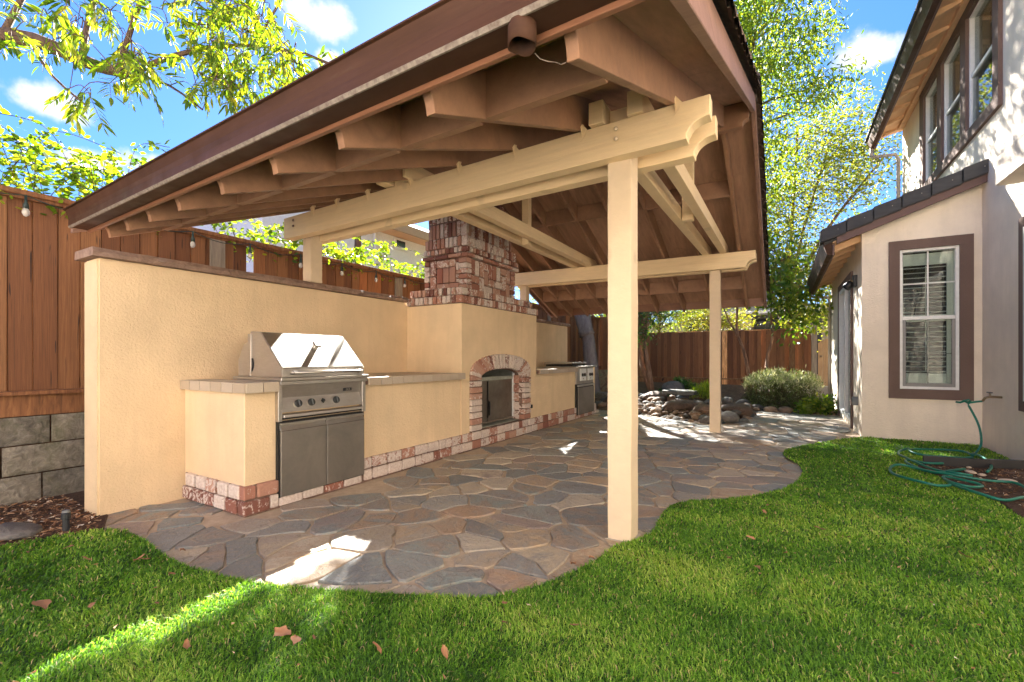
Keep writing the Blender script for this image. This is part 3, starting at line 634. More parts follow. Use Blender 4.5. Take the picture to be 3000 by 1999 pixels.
# hood handle bar
mb = MB(); mb.tube([(-3.135, 2.10, .992), (-3.135, 2.74, .992)], .011, 12); mb.build('handle_bar', M['steel'], gr, smooth=True)
for yy in (2.115, 2.73): MB().lathe((-3.18, yy, .992), (1, 0, 0), [(0, .018), (.012, .018), (.02, .012), (.05, .012)], 12).build('handle_mount', M['steel'], gr, smooth=True)
# lifting knob on the hood
nn = Vector((.272, 0, .275)).normalized(); c0 = Vector((-3.325, 2.40, 1.172))
mb = MB(); mb.tube([c0, c0 + nn * .05], .022, 12); mb.build('thermometer_stem', M['steel'], gr, smooth=True)
o = box('thermometer_head', M['steel'], gr, -.028, .028, -.03, .03, -.008, .014, .006); o.location = c0 + nn * .055 - wloc(gr); o.rotation_euler = (0, math.radians(45), 0)
# housing & control panel
mb = MB(); mb.box(-3.75, -3.19, 2.008, 2.040, .628, .93); mb.box(-3.75, -3.19, 2.79, 2.826, .628, .93); mb.box(-3.75, -3.25, 2.04, 2.79, .628, .93); mb.box(-3.25, -3.165, 2.008, 2.826, .898, .929); mb.build('control_housing', M['steel'], gr, .003)
MB().prism([(-3.25, .898), (-3.205, .898), (-3.225, .80), (-3.188, .695), (-3.25, .69)], 'y', 2.042, 2.788).build('control_panel', M['steel'], gr, .002)
MB().prism([(-3.25, .683), (-3.18, .678), (-3.175, .655), (-3.25, .655)], 'y', 2.045, 2.785).build('drip_tray', M['steel'], gr, .003)
box('tray_gap', M['dark'], gr, -3.26, -3.20, 2.045, 2.785, .640, .654)
pn = Vector((.105, 0, .037)).normalized()
for yy, r in ((2.173, .030), (2.287, .030), (2.519, .030)):
    k = sub('control_knob', gr, (-3.2, yy, .745)); c = Vector((-3.208, yy, .750))
    MB().lathe(c, pn, [(0, r * 1.18), (.006, r * 1.18), (.007, r)], 20).build('bezel', M['steel'], k, smooth=False)
    MB().lathe(c, pn, [(.006, r), (.022, r * .95), (.026, r * .85)], 20).build('grip', M['knob'], k)
    q = MB().box(-.004, .004, -.004, .004, -.024, .024).build('grip_ridge', M['greyplastic'], k); q.location = c + pn * .027 - wloc(k); q.rotation_euler = (0, math.atan2(-pn.z, pn.x), 0)
k = MB(); c = Vector((-3.205, 2.398, .757)); k.lathe(c, pn, [(0, .014), (.014, .012)], 12); k.lathe(c, pn, [(0, .022), (.003, .022)], 4); k.build('igniter_button', M['knob'], gr)
box('badge', M['lampblack'], gr, -3.222, -3.205, 2.605, 2.685, .822, .846, .002)
def text(s, name, loc, size, rot, mat, parent, ext=.001):
    cu = bpy.data.curves.new(name, 'FONT'); cu.body = s; cu.size = size; cu.extrude = ext; cu.align_x = 'CENTER'; cu.align_y = 'CENTER'
    tmp = bpy.data.objects.new(name, cu); COL.objects.link(tmp); bpy.context.view_layer.update()
    me = bpy.data.meshes.new_from_object(tmp.evaluated_get(bpy.context.evaluated_depsgraph_get())); bpy.data.objects.remove(tmp); me.materials.clear()
    o = link(name, me, mat, parent, loc); o.rotation_euler = rot; return o
text('DCS', 'badge_lettering', (-3.2035, 2.645, .834), .024, (math.radians(90), 0, math.radians(90)), M['steel'], gr)
# cabinet doors under the grill, a top rail bevelled back
box('cabinet_void', M['dark'], gr, -3.232, -3.205, 2.012, 2.816, .062, .630)
for (a, b) in ((2.026, 2.417), (2.424, 2.806)):
    d = sub('cabinet_door', gr, (-3.19, a, .07))
    box('door_panel', M['steeld'], d, -3.203, -3.183, a, b, .072, .558, .003)
    MB().prism([(-3.203, .560), (-3.184, .560), (-3.202, .592), (-3.185, .600), (-3.185, .615), (-3.21, .615)], 'y', a, b).build('door_pull', M['steel'], d, .001)

# side burner at the far end
sb = thing('side_burner', 'small stainless double side burner with cover at the far counter end', 'burner', (-3.45, 8.13, .93))
mb = MB(); mb.box(-3.85, -3.205, 7.70, 8.59, .62, .945); mb.build('burner_box', M['steel'], sb, .004)
MB().prism([(-3.86, .985), (-3.28, .998), (-3.28, 1.022), (-3.86, 1.028)], 'y', 7.71, 8.40).build('burner_cover', M['steel'], sb, .004)
mb = MB(); mb.box(-3.84, -3.3, 7.74, 8.35, .946, .984); mb.build('grate', M['dark'], sb)
box('front_lip', M['steel'], sb, -3.25, -3.14, 7.80, 8.60, .930, .955, .006)
for a in (7.86, 8.24):
    p = sub('burner_panel', sb, (-3.2, a, .77)); box('panel_plate', M['white'], p, -3.204, -3.190, a, a + .29, .68, .905, .004)
    for q in (.09, .20): MB().lathe((-3.19, a + q, .79), (1, 0, 0), [(0, .032), (.02, .03), (.024, .022)], 14).build('knob', M['knob'], p)
    MB().lathe((-3.19, a + .14, .72), (1, 0, 0), [(0, .014), (.004, .012)], 10).build('dial', M['brass'], p)
box('cabinet_void', M['dark'], sb, -3.235, -3.206, 7.70, 8.59, .055, .625); box('burner_door', M['steeld'], sb, -3.204, -3.186, 7.76, 8.56, .068, .56, .004); box('door_pull', M['steel'], sb, -3.204, -3.180, 7.73, 8.56, .575, .615, .006)
box('side_panel', M['cream'], sb, -3.25, -3.19, 8.572, 8.60, .22, .93, .003)

# ------------------------------------------------------------------ pavilion
pv = thing('pavilion', 'timber patio pavilion with cream posts and brown tiled gable roof', 'pavilion', (-2.2, 5.09, 0))
def W(v):
    x, y, z = v; k = .03 * (-.5 - x) * (5.09 - y) / 3.87
    return (x, y + (k if x < -.5 else 0), z)
SL = .386; RID = 5.09
def zb(y): yy = y if y <= RID else 2 * RID - y; return 1.96 + SL * (yy - 1.218)
DEP = .205
# posts
def post(x0, x1, y0, y1, z0, z1):
    mb = MB(); n = 14; vs = []
    for i in range(n + 1):
        z = z0 + (z1 - z0) * i / n
        for (x, y) in ((x0, y0), (x1, y0), (x1, y1), (x0, y1)): vs.append((x + R.uniform(-.0022, .0022), y + R.uniform(-.0022, .0022), z))
    mb.add(vs, [(0, 1, 2, 3), tuple(range(n * 4, n * 4 + 4))] + [(i * 4 + k, i * 4 + (k + 1) % 4, (i + 1) * 4 + (k + 1) % 4, (i + 1) * 4 + k) for i in range(n) for k in range(4)])
    return mb.build('post', M['post'], pv, .004, seg=2)
post(-.912, -.768, 2.682, 2.832, -.01, 2.49); post(-.926, -.782, 7.342, 7.478, -.01, 2.60); post(-4.15, -4.02, 2.87, 3.0, 1.862, 2.50); post(-4.16, -4.025, 7.30, 7.43, 1.862, 2.60)
box('post_base', M['concrete'], pv, -.925, -.755, 2.67, 2.85, -.01, .006); 
def scroll_beam(yn, yf, zbot, ztop, xl, xr, dl=0, dz=0):
    # profile in XZ, carved right end
    h = ztop - zbot; prof = [(xl, zbot), (xr - .118, zbot), (xr - .118, zbot + .025)]
    r = h * .5 - .02
    for k in range(1, 9):
        a = math.pi / 2 * k / 8; prof.append((xr - .118 + .006 + (.112) * (1 - math.cos(a)), zbot + .025 + (h * .5 - .03) * math.sin(a)))
    prof += [(xr, ztop - h * .46), (xr, ztop), (xl, ztop)]
    sh = lambda v: (v[0], v[1] + dl * max(0, (-.5 - v[0])) / 3.6, v[2] + dz * max(0, (-.5 - v[0])) / 3.6)
    return MB().prism(prof, 'y', yn, yf).build('beam', M['cream'], pv, .003, warp=sh)
scroll_beam(2.59, 2.68, 2.285, 2.492, -4.26, -.324, .14, -.005); scroll_beam(2.834, 2.924, 2.285, 2.492, -4.2, -.324, .14, -.005)
scroll_beam(7.25, 7.34, 2.394, 2.622, -4.25, -.314, -.10, .02); scroll_beam(7.48, 7.57, 2.394, 2.622, -4.25, -.314, -.10, .02)
# tie beams running front to back
def tie(x0f, x0r, w=.09):
    z0, z1 = 2.496, 2.632; mb = MB(); v = []
    for (y, x, z) in ((2.585, x0f, z0), (7.60, x0r, z1)):
        v += [(x, y, z), (x + w, y, z), (x + w, y, z + .135), (x, y, z + .135)]
    mb.add(v, [(0, 1, 2, 3), (4, 5, 6, 7), (0, 1, 5, 4), (1, 2, 6, 5), (2, 3, 7, 6), (3, 0, 4, 7)]); mb.build('tie_beam', M['cream'], pv, .003)
tie(-.998, -1.012); tie(-.765, -.775); tie(-2.80, -3.06); tie(-2.575, -2.83)
box('tie_spacer', M['cream'], pv, -.905, -.768, 2.70, 2.79, 2.498, 2.61, .003); box('tie_spacer', M['cream'], pv, -2.71, -2.58, 2.70, 2.79, 2.498, 2.61, .003)
box('king_post', M['cream'], pv, -.905, -.795, 5.04, 5.13, 2.55, 3.405, .003); box('king_post', M['cream'], pv, -2.93 + .09, -2.93 + .18, 5.04, 5.13, 2.54, 3.405, .003)
# ridge beam with carved outlooker
def carved(prof_y0, prof_y1, x0, x1, z0, z1):
    prof = [(x0, z0), (x1 - .06, z0)] + [(x1 - .06 + .055 * (1 - math.cos(math.pi / 2 * k / 6)), z0 + .015 + .05 * math.sin(math.pi / 2 * k / 6)) for k in range(7)] + [(x1, z1), (x0, z1)]
    return MB().prism(prof, 'y', prof_y0, prof_y1)
carved(5.05, 5.13, -4.28, -.275, 3.405, 3.64).build('ridge_beam', M['brown'], pv, .003)
RX = [-.50, -1.05, -1.54, -2.02, -2.51, -3.01, -3.42, -3.78, -4.11]
def rafter(x, side):
    def P(y, z): return (y, z) if side < 0 else (2 * RID - y, z)
    y0 = 1.218; prof = [P(y0 + .005, zb(y0 + .005))]
    for k in range(6): a = math.pi / 2 * (k + 1) / 6; prof.append(P(1.222 - .056 * (1 - math.cos(a)), 1.962 + .085 * math.sin(a)))
    prof += [P(1.166, zb(1.166) + DEP), P(RID - .045, zb(RID - .045) + DEP), P(RID - .045, zb(RID - .045))]
    MB().prism(prof, 'x', x - .04, x).build('rafter', M['brown'], pv, .002, warp=W)
for x in RX:
    for s_ in (-1, 1): rafter(x, s_)
for yb in (1.565, 4.06, 6.10, 8.26):
    for a, b in zip(RX[:-1], RX[1:]):
        z = zb(yb); lo = zb(yb - .02) if yb < RID else zb(yb + .02)
        if yb in (4.06, 6.10) and b < -3.3 and a < -3.3: pass
        box('blocking_board', M['brown'], pv, b, a - .04, yb - .019, yb + .019, lo + .004, z + DEP - .004, warp=W)
# deck
for s_ in (-1, 1):
    P = (lambda y: y) if s_ < 0 else (lambda y: 2 * RID - y)
    mb = MB(); x0, x1 = -4.30, -.262
    nseg = 3
    ysd = [1.12, 2.44, 3.76, RID]
    for i in range(3):
        a, b = ysd[i], ysd[i + 1] - (.002 if i < 2 else 0); za, zb_ = zb(a) + DEP + .001, zb(b) + DEP + .001
        MB().add([(x0, P(a), za), (x1, P(a), za), (x1, P(b), zb_), (x0, P(b), zb_), (x0, P(a), za + .016), (x1, P(a), za + .016), (x1, P(b), zb_ + .016), (x0, P(b), zb_ + .016)], [(0, 1, 2, 3), (4, 5, 6, 7), (0, 1, 5, 4), (1, 2, 6, 5), (2, 3, 7, 6), (3, 0, 4, 7)]).build('roof_deck', M['deckp'], pv, warp=W)
    for xx0, xx1 in ((-.262, -.222), (-4.335, -4.302)):
        a, b = 1.06, RID
        MB().prism([(P(a), zb(a) + .085), (P(b), zb(b) + .085), (P(b), zb(b) + DEP + .03), (P(a), zb(a) + DEP + .03)], 'x', xx0, xx1).build('barge_board', M['barge'], pv, .003, warp=W)
    MB().box(-4.30, -.264, min(P(1.145), P(1.165)), max(P(1.145), P(1.165)), 2.005, 2.155).build('fascia_board', M['fascia'], pv, .002, warp=W)
    # gutter: ogee trough
    pr = [(1.143, 2.150), (1.143, 2.022), (1.06, 2.020), (1.048, 2.030), (1.049, 2.050), (1.050, 2.075), (1.046, 2.100), (1.038, 2.122), (1.031, 2.140), (1.020, 2.142), (1.020, 2.148), (1.036, 2.148), (1.046, 2.120), (1.054, 2.098), (1.057, 2.070), (1.057, 2.036), (1.133, 2.034), (1.133, 2.150)]
    MB().prism([(P(a), b) for a, b in pr], 'x', -4.34, -.235).build('gutter', M['gutter'], pv, smooth=False, warp=W)
    if s_ < 0:
        MB().prism([(1.0435, 2.0295), (1.0515, 2.0175), (1.058, 2.0175), (1.051, 2.026), (1.0465, 2.033)], 'x', -4.33, -.24).build('gutter_seam', M['seam'], pv, warp=W)
        MB().add([(-4.341, 1.143, 2.148), (-4.341, 1.143, 2.022), (-4.341, 1.06, 2.020), (-4.341, 1.046, 2.03), (-4.341, 1.062, 2.072), (-4.341, 1.058, 2.098), (-4.341, 1.03, 2.14)], [(0, 1, 2, 3, 4, 5, 6)]).build('gutter_end', M['gutter'], pv, warp=W)
        mb = MB(); n = 24; vs = []
        for (z, r) in ((2.022, .040), (1.962, .040), (1.962, .0375), (2.02, .0375)):
            for k in range(n): t_ = 2 * math.pi * k / n; vs.append((-.618 + r * math.cos(t_), 1.098 + r * math.sin(t_), z + (.004 * math.sin(3 * t_) if z < 2 else 0)))
        mb.add(vs, [(i * n + k, i * n + (k + 1) % n, (i + 1) * n + (k + 1) % n, (i + 1) * n + k) for i in range(3) for k in range(n)]); mb.build('gutter_outlet', M['gutter'], pv, smooth=True)
        MB().tube([(-.60, 1.14, 1.962), (-.592, 1.155, 1.952), (-.575, 1.175, 1.950), (-.56, 1.19, 1.952), (-.55, 1.205, 1.950), (-.538, 1.215, 1.957)], .0011, 5).build('cobweb_strand', M['seam'], pv)
for (x, z) in ((-4.15, 2.57), (-4.15, 2.47), (-.85, 2.56), (-.85, 2.50), (-.85, 2.44)): MB().lathe((x, 7.25 if x > -1 else 7.16, z), (0, -1, 0), [(0, .010), (.004, .008)], 8).build('bolt', M['barge'], pv)
# bolts and rafter brackets
for (x, z, y) in ((-.83, 2.436, 2.59), (-.83, 2.378, 2.59), (-4.08, 2.44, 2.72), (-4.08, 2.385, 2.72)): MB().lathe((x, y, z), (0, -1, 0), [(0, .013), (.006, .012), (.012, .006)], 12).build('bolt', M['post'] if x > -1 else M['barge'], pv, smooth=True)
for x in RX[:-1]:
    yy = 2.588 + (.14 * (-.5 - x) / 3.6 if x < -.5 else 0)
    MB().add([(x + .002, yy - .002, 2.44), (x + .045, yy - .002, 2.475), (x + .002, yy - .002, 2.53), (x + .002, yy + .035, 2.54), (x + .002, yy - .03, 2.50), (x - .045, yy - .002, 2.474), (x - .01, yy - .002, 2.452)], [(0, 1, 2), (2, 3, 0), (0, 4, 2), (0, 5, 6)]).build('metal_bracket', M['cream'], pv)
    MB().tube([(x + .03, yy - .004, 2.485), (x + .02, yy - .006, 2.45), (x - .005, yy - .005, 2.42)], .002, 4).build('metal_bracket', M['cream'], pv)
# barrel tiles: the rake column piece by piece, the rest as one
def tile_mesh(r=.082, L=.26, th=.013, n=7):
    mb = MB(); vs = []
    for (y, lift, k_) in ((0, .028, 1.0), (L, 0, .93)):
        for rr_ in (r * k_, (r - th) * k_):
            for i in range(n + 1): a = math.pi * i / n; vs.append((math.cos(a) * rr_, y, math.sin(a) * rr_ + lift))
    m = n + 1; f = []
    for i in range(n): f += [(i, i + 1, 2 * m + i + 1, 2 * m + i), (m + i, m + i + 1, 3 * m + i + 1, 3 * m + i), (i, i + 1, m + i + 1, m + i), (2 * m + i, 2 * m + i + 1, 3 * m + i + 1, 3 * m + i)]
    mb.add(vs, f); return mb
tm = tile_mesh(); tmesh = tm.mesh('roof_tile'); ang = math.atan(SL); mbs = MB()
for s_ in (-1, 1):
    for k in range(23):
        yy = 1.20 + k * .1755; yy_ = yy if s_ < 0 else 2 * RID - yy; z = zb(yy) + DEP + .02
        for cx in (-.245,):
            o = link('roof_tile', tmesh, M['rooftile'], pv, (cx + R.uniform(-.004, .004), yy_, z + R.uniform(0, .006))); o.rotation_euler = (ang, 0, 0) if s_ < 0 else (ang, 0, math.pi)
            if s_ > 0: o.rotation_euler = Matrix.Rotation(math.pi, 3, 'Z').to_4x4().to_3x3().to_euler(); o.rotation_euler = (Matrix.Rotation(math.pi, 3, 'Z') @ Matrix.Rotation(ang, 3, 'X')).to_euler()
        for j in range(1, 19):
            cx = -.245 - j * .215; Mx = (Matrix.Identity(3) if s_ < 0 else Matrix.Rotation(math.pi, 3, 'Z')) @ Matrix.Rotation(ang, 3, 'X')
            mbs.add([Mx @ Vector(v) + Vector((cx, yy_, z)) for v in tm.v], tm.f)
tag(mbs.build('roof_tiles', M['rooftile'], pv, warp=W), kind='stuff')
MB().tube([(-4.3, RID, zb(RID) + DEP + .06), (-.21, RID, zb(RID) + DEP + .06)], .085, 10).build('ridge_cap', M['rooftile'], pv)
# pale battens showing under the lifted tiles
# ------------------------------------------------------------------ left fence on its retaining wall
fn = thing('wooden_fence', 'tall redwood board fence on the block wall, left of the pavilion', 'fence', (-5.05, 6, .65))
bm_ = MB().box(-.009, .009, -.5, .5, -.5, .5).mesh('fence_board', .002)
y = -.9; k = 0
while y < 14.0:
    w = R.uniform(.128, .146)
    if 2.70 < y < 2.83 : y += .075; w = .07 if False else w
    o = piece('fence_board', bm_, M['fence'], fn, (-5.03 + (.0 if k % 2 else -.008), y + w / 2, 1.59), (1, w - .007, 1.52), (R.uniform(-.004, .004), 0, R.uniform(-.03, .03))); y += w + .001; k += 1
bat = MB(); by_ = -.9
while by_ < 14: bat.box(-5.062, -5.045, by_, by_ + .145, .85, 2.34) if not 2.6 < by_ < 2.95 else None; by_ += .147
tag(bat.build('backing_boards', M['fence'], fn), kind='stuff')
box('cap_rail', M['fence'], fn, -5.075, -4.965, -1.0, 14.1, 2.345, 2.385, .004); box('top_rail', M['fence'], fn, -5.018, -4.985, -1.0, 14.1, 2.318, 2.346, .002)
box('bottom_rail', M['fence'], fn, -5.075, -4.94, -1, 14.1, .818, .850, .003); box('kickboard', M['fence'], fn, -5.035, -5.0, -1, 14.1, .655, .818, .003)
for yy in (2.42, 5.0, 7.6, 10.2, 12.8): box('fence_post', M['greywood'], fn, -5.02, -4.99, yy, yy + .14, .66, 2.34, .003)
rw = thing('retaining_wall', 'rough grey split-face block retaining wall under the fence', 'wall', (-5.05, 3, 0))
def blockmesh(seed):
    bm = bmesh.new(); bmesh.ops.create_grid(bm, x_segments=11, y_segments=6, size=.5); rr = random.Random(seed)
    for v in bm.verts:
        y_, z_ = v.co.x, v.co.y; edge = max(abs(y_), abs(z_)) > .49
        d = 0 if edge else .10 * noise.noise((y_ * 3, z_ * 3, seed * 3.1)) + .035 * rr.random() + .035 * noise.noise((y_ * 9, z_ * 9, seed)) + .06
        v.co = Vector((.01 if edge else d * .5, y_ * (.985 if edge else 1), z_ * (.97 if edge else 1)))
    me = bpy.data.meshes.new('block'); bm.to_mesh(me); bm.free(); me.shade_smooth(); return me
bls = [blockmesh(i) for i in range(6)]
for r, (z0, z1, off) in enumerate(((-.02, .205, 0), (.21, .43, .22), (.435, .65, .08))):
    y = -1 + off
    while y < 6.5: L = R.uniform(.38, .5); piece('block', R.choice(bls), M['block'], rw, (-4.985 - .012 * r, y + L / 2, (z0 + z1) / 2), (.4, L - .004, z1 - z0 + .004)); y += L
box('block_core', M['soil'], rw, -5.22, -5.035, -1, 14.2, -.05, .662)
# string lights
SLt = thing('string_lights', 'string of clear bulbs strung along the top of the redwood fence', 'lights', (-4.94, 3, 2.3))
by = [.2, 1.09, 1.66, 2.227, 2.783, 3.382, 3.974, 4.555, 5.123, 5.7]
pts = []
for a, b in zip(by[:-1], by[1:]):
    for q in range(6): t_ = q / 6; pts.append((-4.93 - .015 * math.sin(t_ * math.pi), a + (b - a) * t_, 2.335 - .05 * math.sin(t_ * math.pi)))
MB().tube(pts, .004, 5).build('wire', M['socket'], SLt)
for yy in by:
    s2 = sub('lamp', SLt, (-4.93, yy, 2.25)); MB().lathe((-4.93, yy, 2.335), (0, 0, -1), [(0, .008), (.05, .009), (.07, .017), (.10, .018)], 10).build('socket', M['socket'], s2, smooth=True)
    MB().lathe((-4.93, yy, 2.235), (0, 0, -1), [(0, .014), (.02, .022), (.04, .022), (.055, .014), (.062, .004)], 12).build('bulb', M['bulb'], s2, smooth=True)

# ------------------------------------------------------------------ far fence, gate
ff = thing('far_fence', 'weathered brown board fence across the back beyond the rock garden', 'fence', (-2, 13.9, .3))
x = -5.0; k = 0
while x < .62:
    w = R.uniform(.085, .125); tall = x < -3.75; zt = (2.42 if tall else 1.86) + R.uniform(-.015, .012)
    piece('fence_board', bm_, M['fence_far'], ff, (x + w / 2, 13.93 + (.019 if k % 2 else 0) + R.uniform(-.004, .004), (zt + .54) / 2), (1, w + (.012 if k % 2 else -.004), zt - .54), (0, R.uniform(-.006, .006), math.pi / 2 + R.uniform(-.05, .05))); x += w; k += 1
box('bottom_rail', M['fence_far'], ff, -5, .62, 13.86, 13.95, .51, .545, .003); box('kickboard', M['fence'], ff, -5, .62, 13.90, 13.925, .27, .51, .003); box('top_rail', M['fence_far'], ff, -3.75, .62, 13.96, 13.99, 1.80, 1.87, .003)
for px in (-3.72, -1.43, .17): box('fence_post', M['fence_far'], ff, px, px + .13, 13.865, 13.90, .28, 1.84 if px < .1 else 1.74, .003)
gt = thing('side_gate', 'pale wooden gate with curved top beside the house', 'gate', (.9, 13.6, .4))
for i in range(4):
    x0 = .775 + i * .105; zt = 1.40 + .22 * math.sqrt(max(0, 1 - ((1.30 - x0 - .05) / .56) ** 2)) ; zt2 = 1.40 + .22 * math.sqrt(max(0, 1 - ((1.30 - x0 - .105) / .56) ** 2)); zt0 = 1.40 + .22 * math.sqrt(max(0, 1 - min(1, ((1.30 - x0) / .56) ** 2)))
    MB().prism([(x0, .42), (x0 + .1, .42), (x0 + .1, zt2), (x0 + .05, zt), (x0, zt0)], 'y', 13.58, 13.6).build('gate_board', M['gatewood'], gt, .002)
MB().lathe((.84, 13.58, 1.15), (0, -1, 0), [(0, .03), (.02, .02), (.05, .03), (.07, .02)], 12).build('gate_knob', M['brass'], gt, smooth=True)
box('gate_post', M['greywood'], gt, .64, .755, 13.56, 13.68, .3, 1.98, .004); box('gate_post', M['greywood'], gt, 1.0, 1.1, 13.85, 13.95, 1.3, 2.1, .004)
box('gate_step', M['concrete'], gt, .6, 1.3, 13.2, 13.62, .05, .42, .01)

# ------------------------------------------------------------------ house
hs = thing('house', 'two-storey beige stucco house with brown trim on the right', 'house', (2.13, 8, 0))
def wall_with_holes(name, mat, parent, plane, c, u0, u1, v0, v1, holes, thick, top=None):
    # plane 'y': wall in XZ at y=c going +thick ; plane 'x': wall in YZ at x=c going +thick ; top(u) optional sloping head
    us = sorted({u0, u1} | {h[0] for h in holes} | {h[1] for h in holes}); mb = MB()
    for a, b in zip(us[:-1], us[1:]):
        hh = sorted([h for h in holes if h[0] <= a + 1e-6 and h[1] >= b - 1e-6], key=lambda h: h[2]); z = v0
        def put(z0, z1a, z1b):
            prof = [(a, z0), (b, z0), (b, z1b), (a, z1a)]; mb.prism(prof, 'y' if plane == 'y' else 'x', c, c + thick)
        for h in hh: put(z, h[2], h[2]); z = h[3]
        ta, tb = (top(a), top(b)) if top else (v1, v1); put(z, ta, tb)
    return mb.build(name, mat, parent)
HX = 2.165; BX = .96; BY = 7.93
rk = lambda x: 2.66 + .38 * (x - .5)          # underside of the lean-to roof
W1 = (1.363, 1.957, .69, 2.55)
wall_with_holes('front_wall', M['house'], hs, 'y', BY, BX, 2.3, -.05, 3.4, [W1], .14, rk)
wall_with_holes('side_wall', M['house'], hs, 'x', BX, BY + .14, 12.40, -.05, 2.83, [(8.90, 10.66, .10, 2.36)], .14)
box('side_end_wall', M['house'], hs, BX, 2.2, 12.40, 12.5, -.05, 3.0)
W2 = [(7.47, 8.38, 4.13, 5.66), (8.595, 9.475, 4.13, 5.66), (9.69, 10.52, 4.13, 5.66)]
wall_with_holes('upper_wall', M['house'], hs, 'x', HX, -3.0, 12.15, 2.75, 5.98, W2, .2)
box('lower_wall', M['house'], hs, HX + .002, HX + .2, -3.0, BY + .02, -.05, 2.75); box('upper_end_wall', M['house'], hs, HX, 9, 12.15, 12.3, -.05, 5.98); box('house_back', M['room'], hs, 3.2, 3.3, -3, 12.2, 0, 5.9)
# projecting band with a flat underside
MB().box(1.84, HX + .01, -3, 6.39, 2.82, 3.10).build('wall_band', M['house_band'], hs, .008)
# wall added behind the camera to bounce sun back at the pavilion
box('added_bounce_wall', M['house'], hs, -4.6, HX, -8.2, -8.0, -.05, 5.9)
# first-floor window
def dh_window(parent, plane, c, u0, u1, z0, z1, meet, muntins, name='window', depth=.05, shutter=False, curtain=None):
    w = sub(name, parent, (0, 0, 0))
    def bx(nm, mat, a, b, d0, d1, za, zb_, bv=.003):
        if plane == 'y': return box(nm, mat, w, a, b, c + d0, c + d1, za, zb_, bv)
        return box(nm, mat, w, c + d0, c + d1, a, b, za, zb_, bv)
    f = .035
    bx('frame', M['white'], u0, u0 + f, .0, .09, z0, z1); bx('frame', M['white'], u1 - f, u1, .0, .09, z0, z1); bx('frame', M['white'], u0 + f, u1 - f, .0, .09, z0, z0 + f); bx('frame', M['white'], u0 + f, u1 - f, .0, .09, z1 - f, z1)
    bx('meeting_rail', M['white'], u0 + f, u1 - f, .012, .08, meet - .02, meet + .028)
    bx('pane', M['glass'], u0 + f, u1 - f, .045, .049, meet + .028, z1 - f, 0); bx('pane', M['glass'], u0 + f, u1 - f, .028, .032, z0 + f, meet - .02, 0)
    if muntins:
        um = (u0 + u1) / 2; bx('muntin', M['white'], um - .008, um + .008, .036, .0445, meet + .028, z1 - f, 0); zm = (meet + z1) / 2; bx('muntin', M['white'], u0 + f, um - .008, .036, .0445, zm - .007, zm + .007, 0); bx('muntin', M['white'], um + .008, u1 - f, .036, .0445, zm - .007, zm + .007, 0)
        bx('muntin', M['grey_screen'], um - .008, um + .008, .034, .0385, z0 + f, meet - .02, 0); zm = (meet + z0) / 2; bx('muntin', M['grey_screen'], u0 + f, um - .008, .034, .0385, zm - .006, zm + .006, 0); bx('muntin', M['grey_screen'], um + .008, u1 - f, .034, .0385, zm - .006, zm + .006, 0)
        for a, b, za, zb_ in ((u0 + f, u0 + f + .035, z0 + f, meet - .02), (u1 - f - .035, u1 - f, z0 + f, meet - .02), (u0 + f + .035, u1 - f - .035, z0 + f, z0 + f + .045)): bx('screen_frame', M['grey_screen'], a, b, .006, .026, za, zb_)
    return w, bx
w1, bx1 = dh_window(hs, 'y', BY - .002, *W1[:2], *W1[2:], 1.63, True)
# plantation shutter behind the panes
u0, u1 = 1.41, 1.86
for a, b, z0, z1 in ((u0 - .02, u0 + .012, .74, 2.50), (u1, u1 + .075, .74, 2.50), (u0, u1, 2.345, 2.50), (u0, u1, .74, .90), (u0, u1, 1.59, 1.68)): bx1('shutter_frame', M['slat'], a, b, .105, .13, z0, z1)
z = .925
while z < 2.33:
    if not 1.56 < z < 1.70:
        o = MB().box(-(u1 - u0) / 2, (u1 - u0) / 2, -.019, .019, -.004, .004).build('shutter_slat', M['slat'], w1, .002); o.location = Vector(((u0 + u1) / 2, BY + .12, z)) - wloc(w1); o.rotation_euler = (math.radians(12), 0, 0)
    z += .066
bx1('shutter_rod', M['slat'], 1.645, 1.655, .085, .092, .93, 2.33, 0)
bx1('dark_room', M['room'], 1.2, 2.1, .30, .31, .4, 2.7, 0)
# stucco trim surround
tr_ = sub('window_trim', hs, (1.66, BY, 1.6))
T = (1.25, 2.084, .562, 2.672)
for a, b, z0, z1 in ((T[0], W1[0], T[2], T[3]), (W1[1], T[1], T[2], T[3]), (W1[0], W1[1], T[2], W1[2]), (W1[0], W1[1], W1[3], T[3])): box('trim_piece', M['trim'], tr_, a, b, BY - .035, BY + .004, z0, z1)
# second ground-floor window trim at the frame's edge
box('window_trim', M['trim'], hs, HX - .035, HX + .004, 5.6, 6.80, .55, 2.555, .004)
tw = sub('near_window', hs, (HX, 6, 1)); box('frame', M['white'], tw, HX - .045, HX - .036, 5.70, 6.66, .66, 2.44); box('pane', M['darkwin'], tw, HX - .05, HX - .046, 5.75, 6.6, .72, 2.38)
# upper windows, one trim round the three
for (a, b, z0, z1) in W2:
    w, bx = dh_window(hs, 'x', HX - .002, a, b, z0, z1, 4.85, False); bx('curtain', M['curtain'], a - .05, b + .05, .35, .36, 3.9, 5.8, 0); bx('blind', M['soffit'], a, b, .25, .26, 5.2, 5.7, 0)
tr2 = sub('window_trim', hs, (HX, 9, 4.9)); Y0, Y1, Z0, Z1 = 7.30, 10.75, 3.99, 5.80
segs = [(Y0, 7.47, Z0, Z1), (8.38, 8.595, 4.13, 5.66), (9.475, 9.69, 4.13, 5.66), (10.52, Y1, Z0, Z1), (7.47, 10.52, Z0, 4.13), (7.47, 10.52, 5.66, Z1)]
for a, b, z0, z1 in segs: box('trim_piece', M['trim'], tr2, HX - .04, HX + .004, a, b, z0, z1)
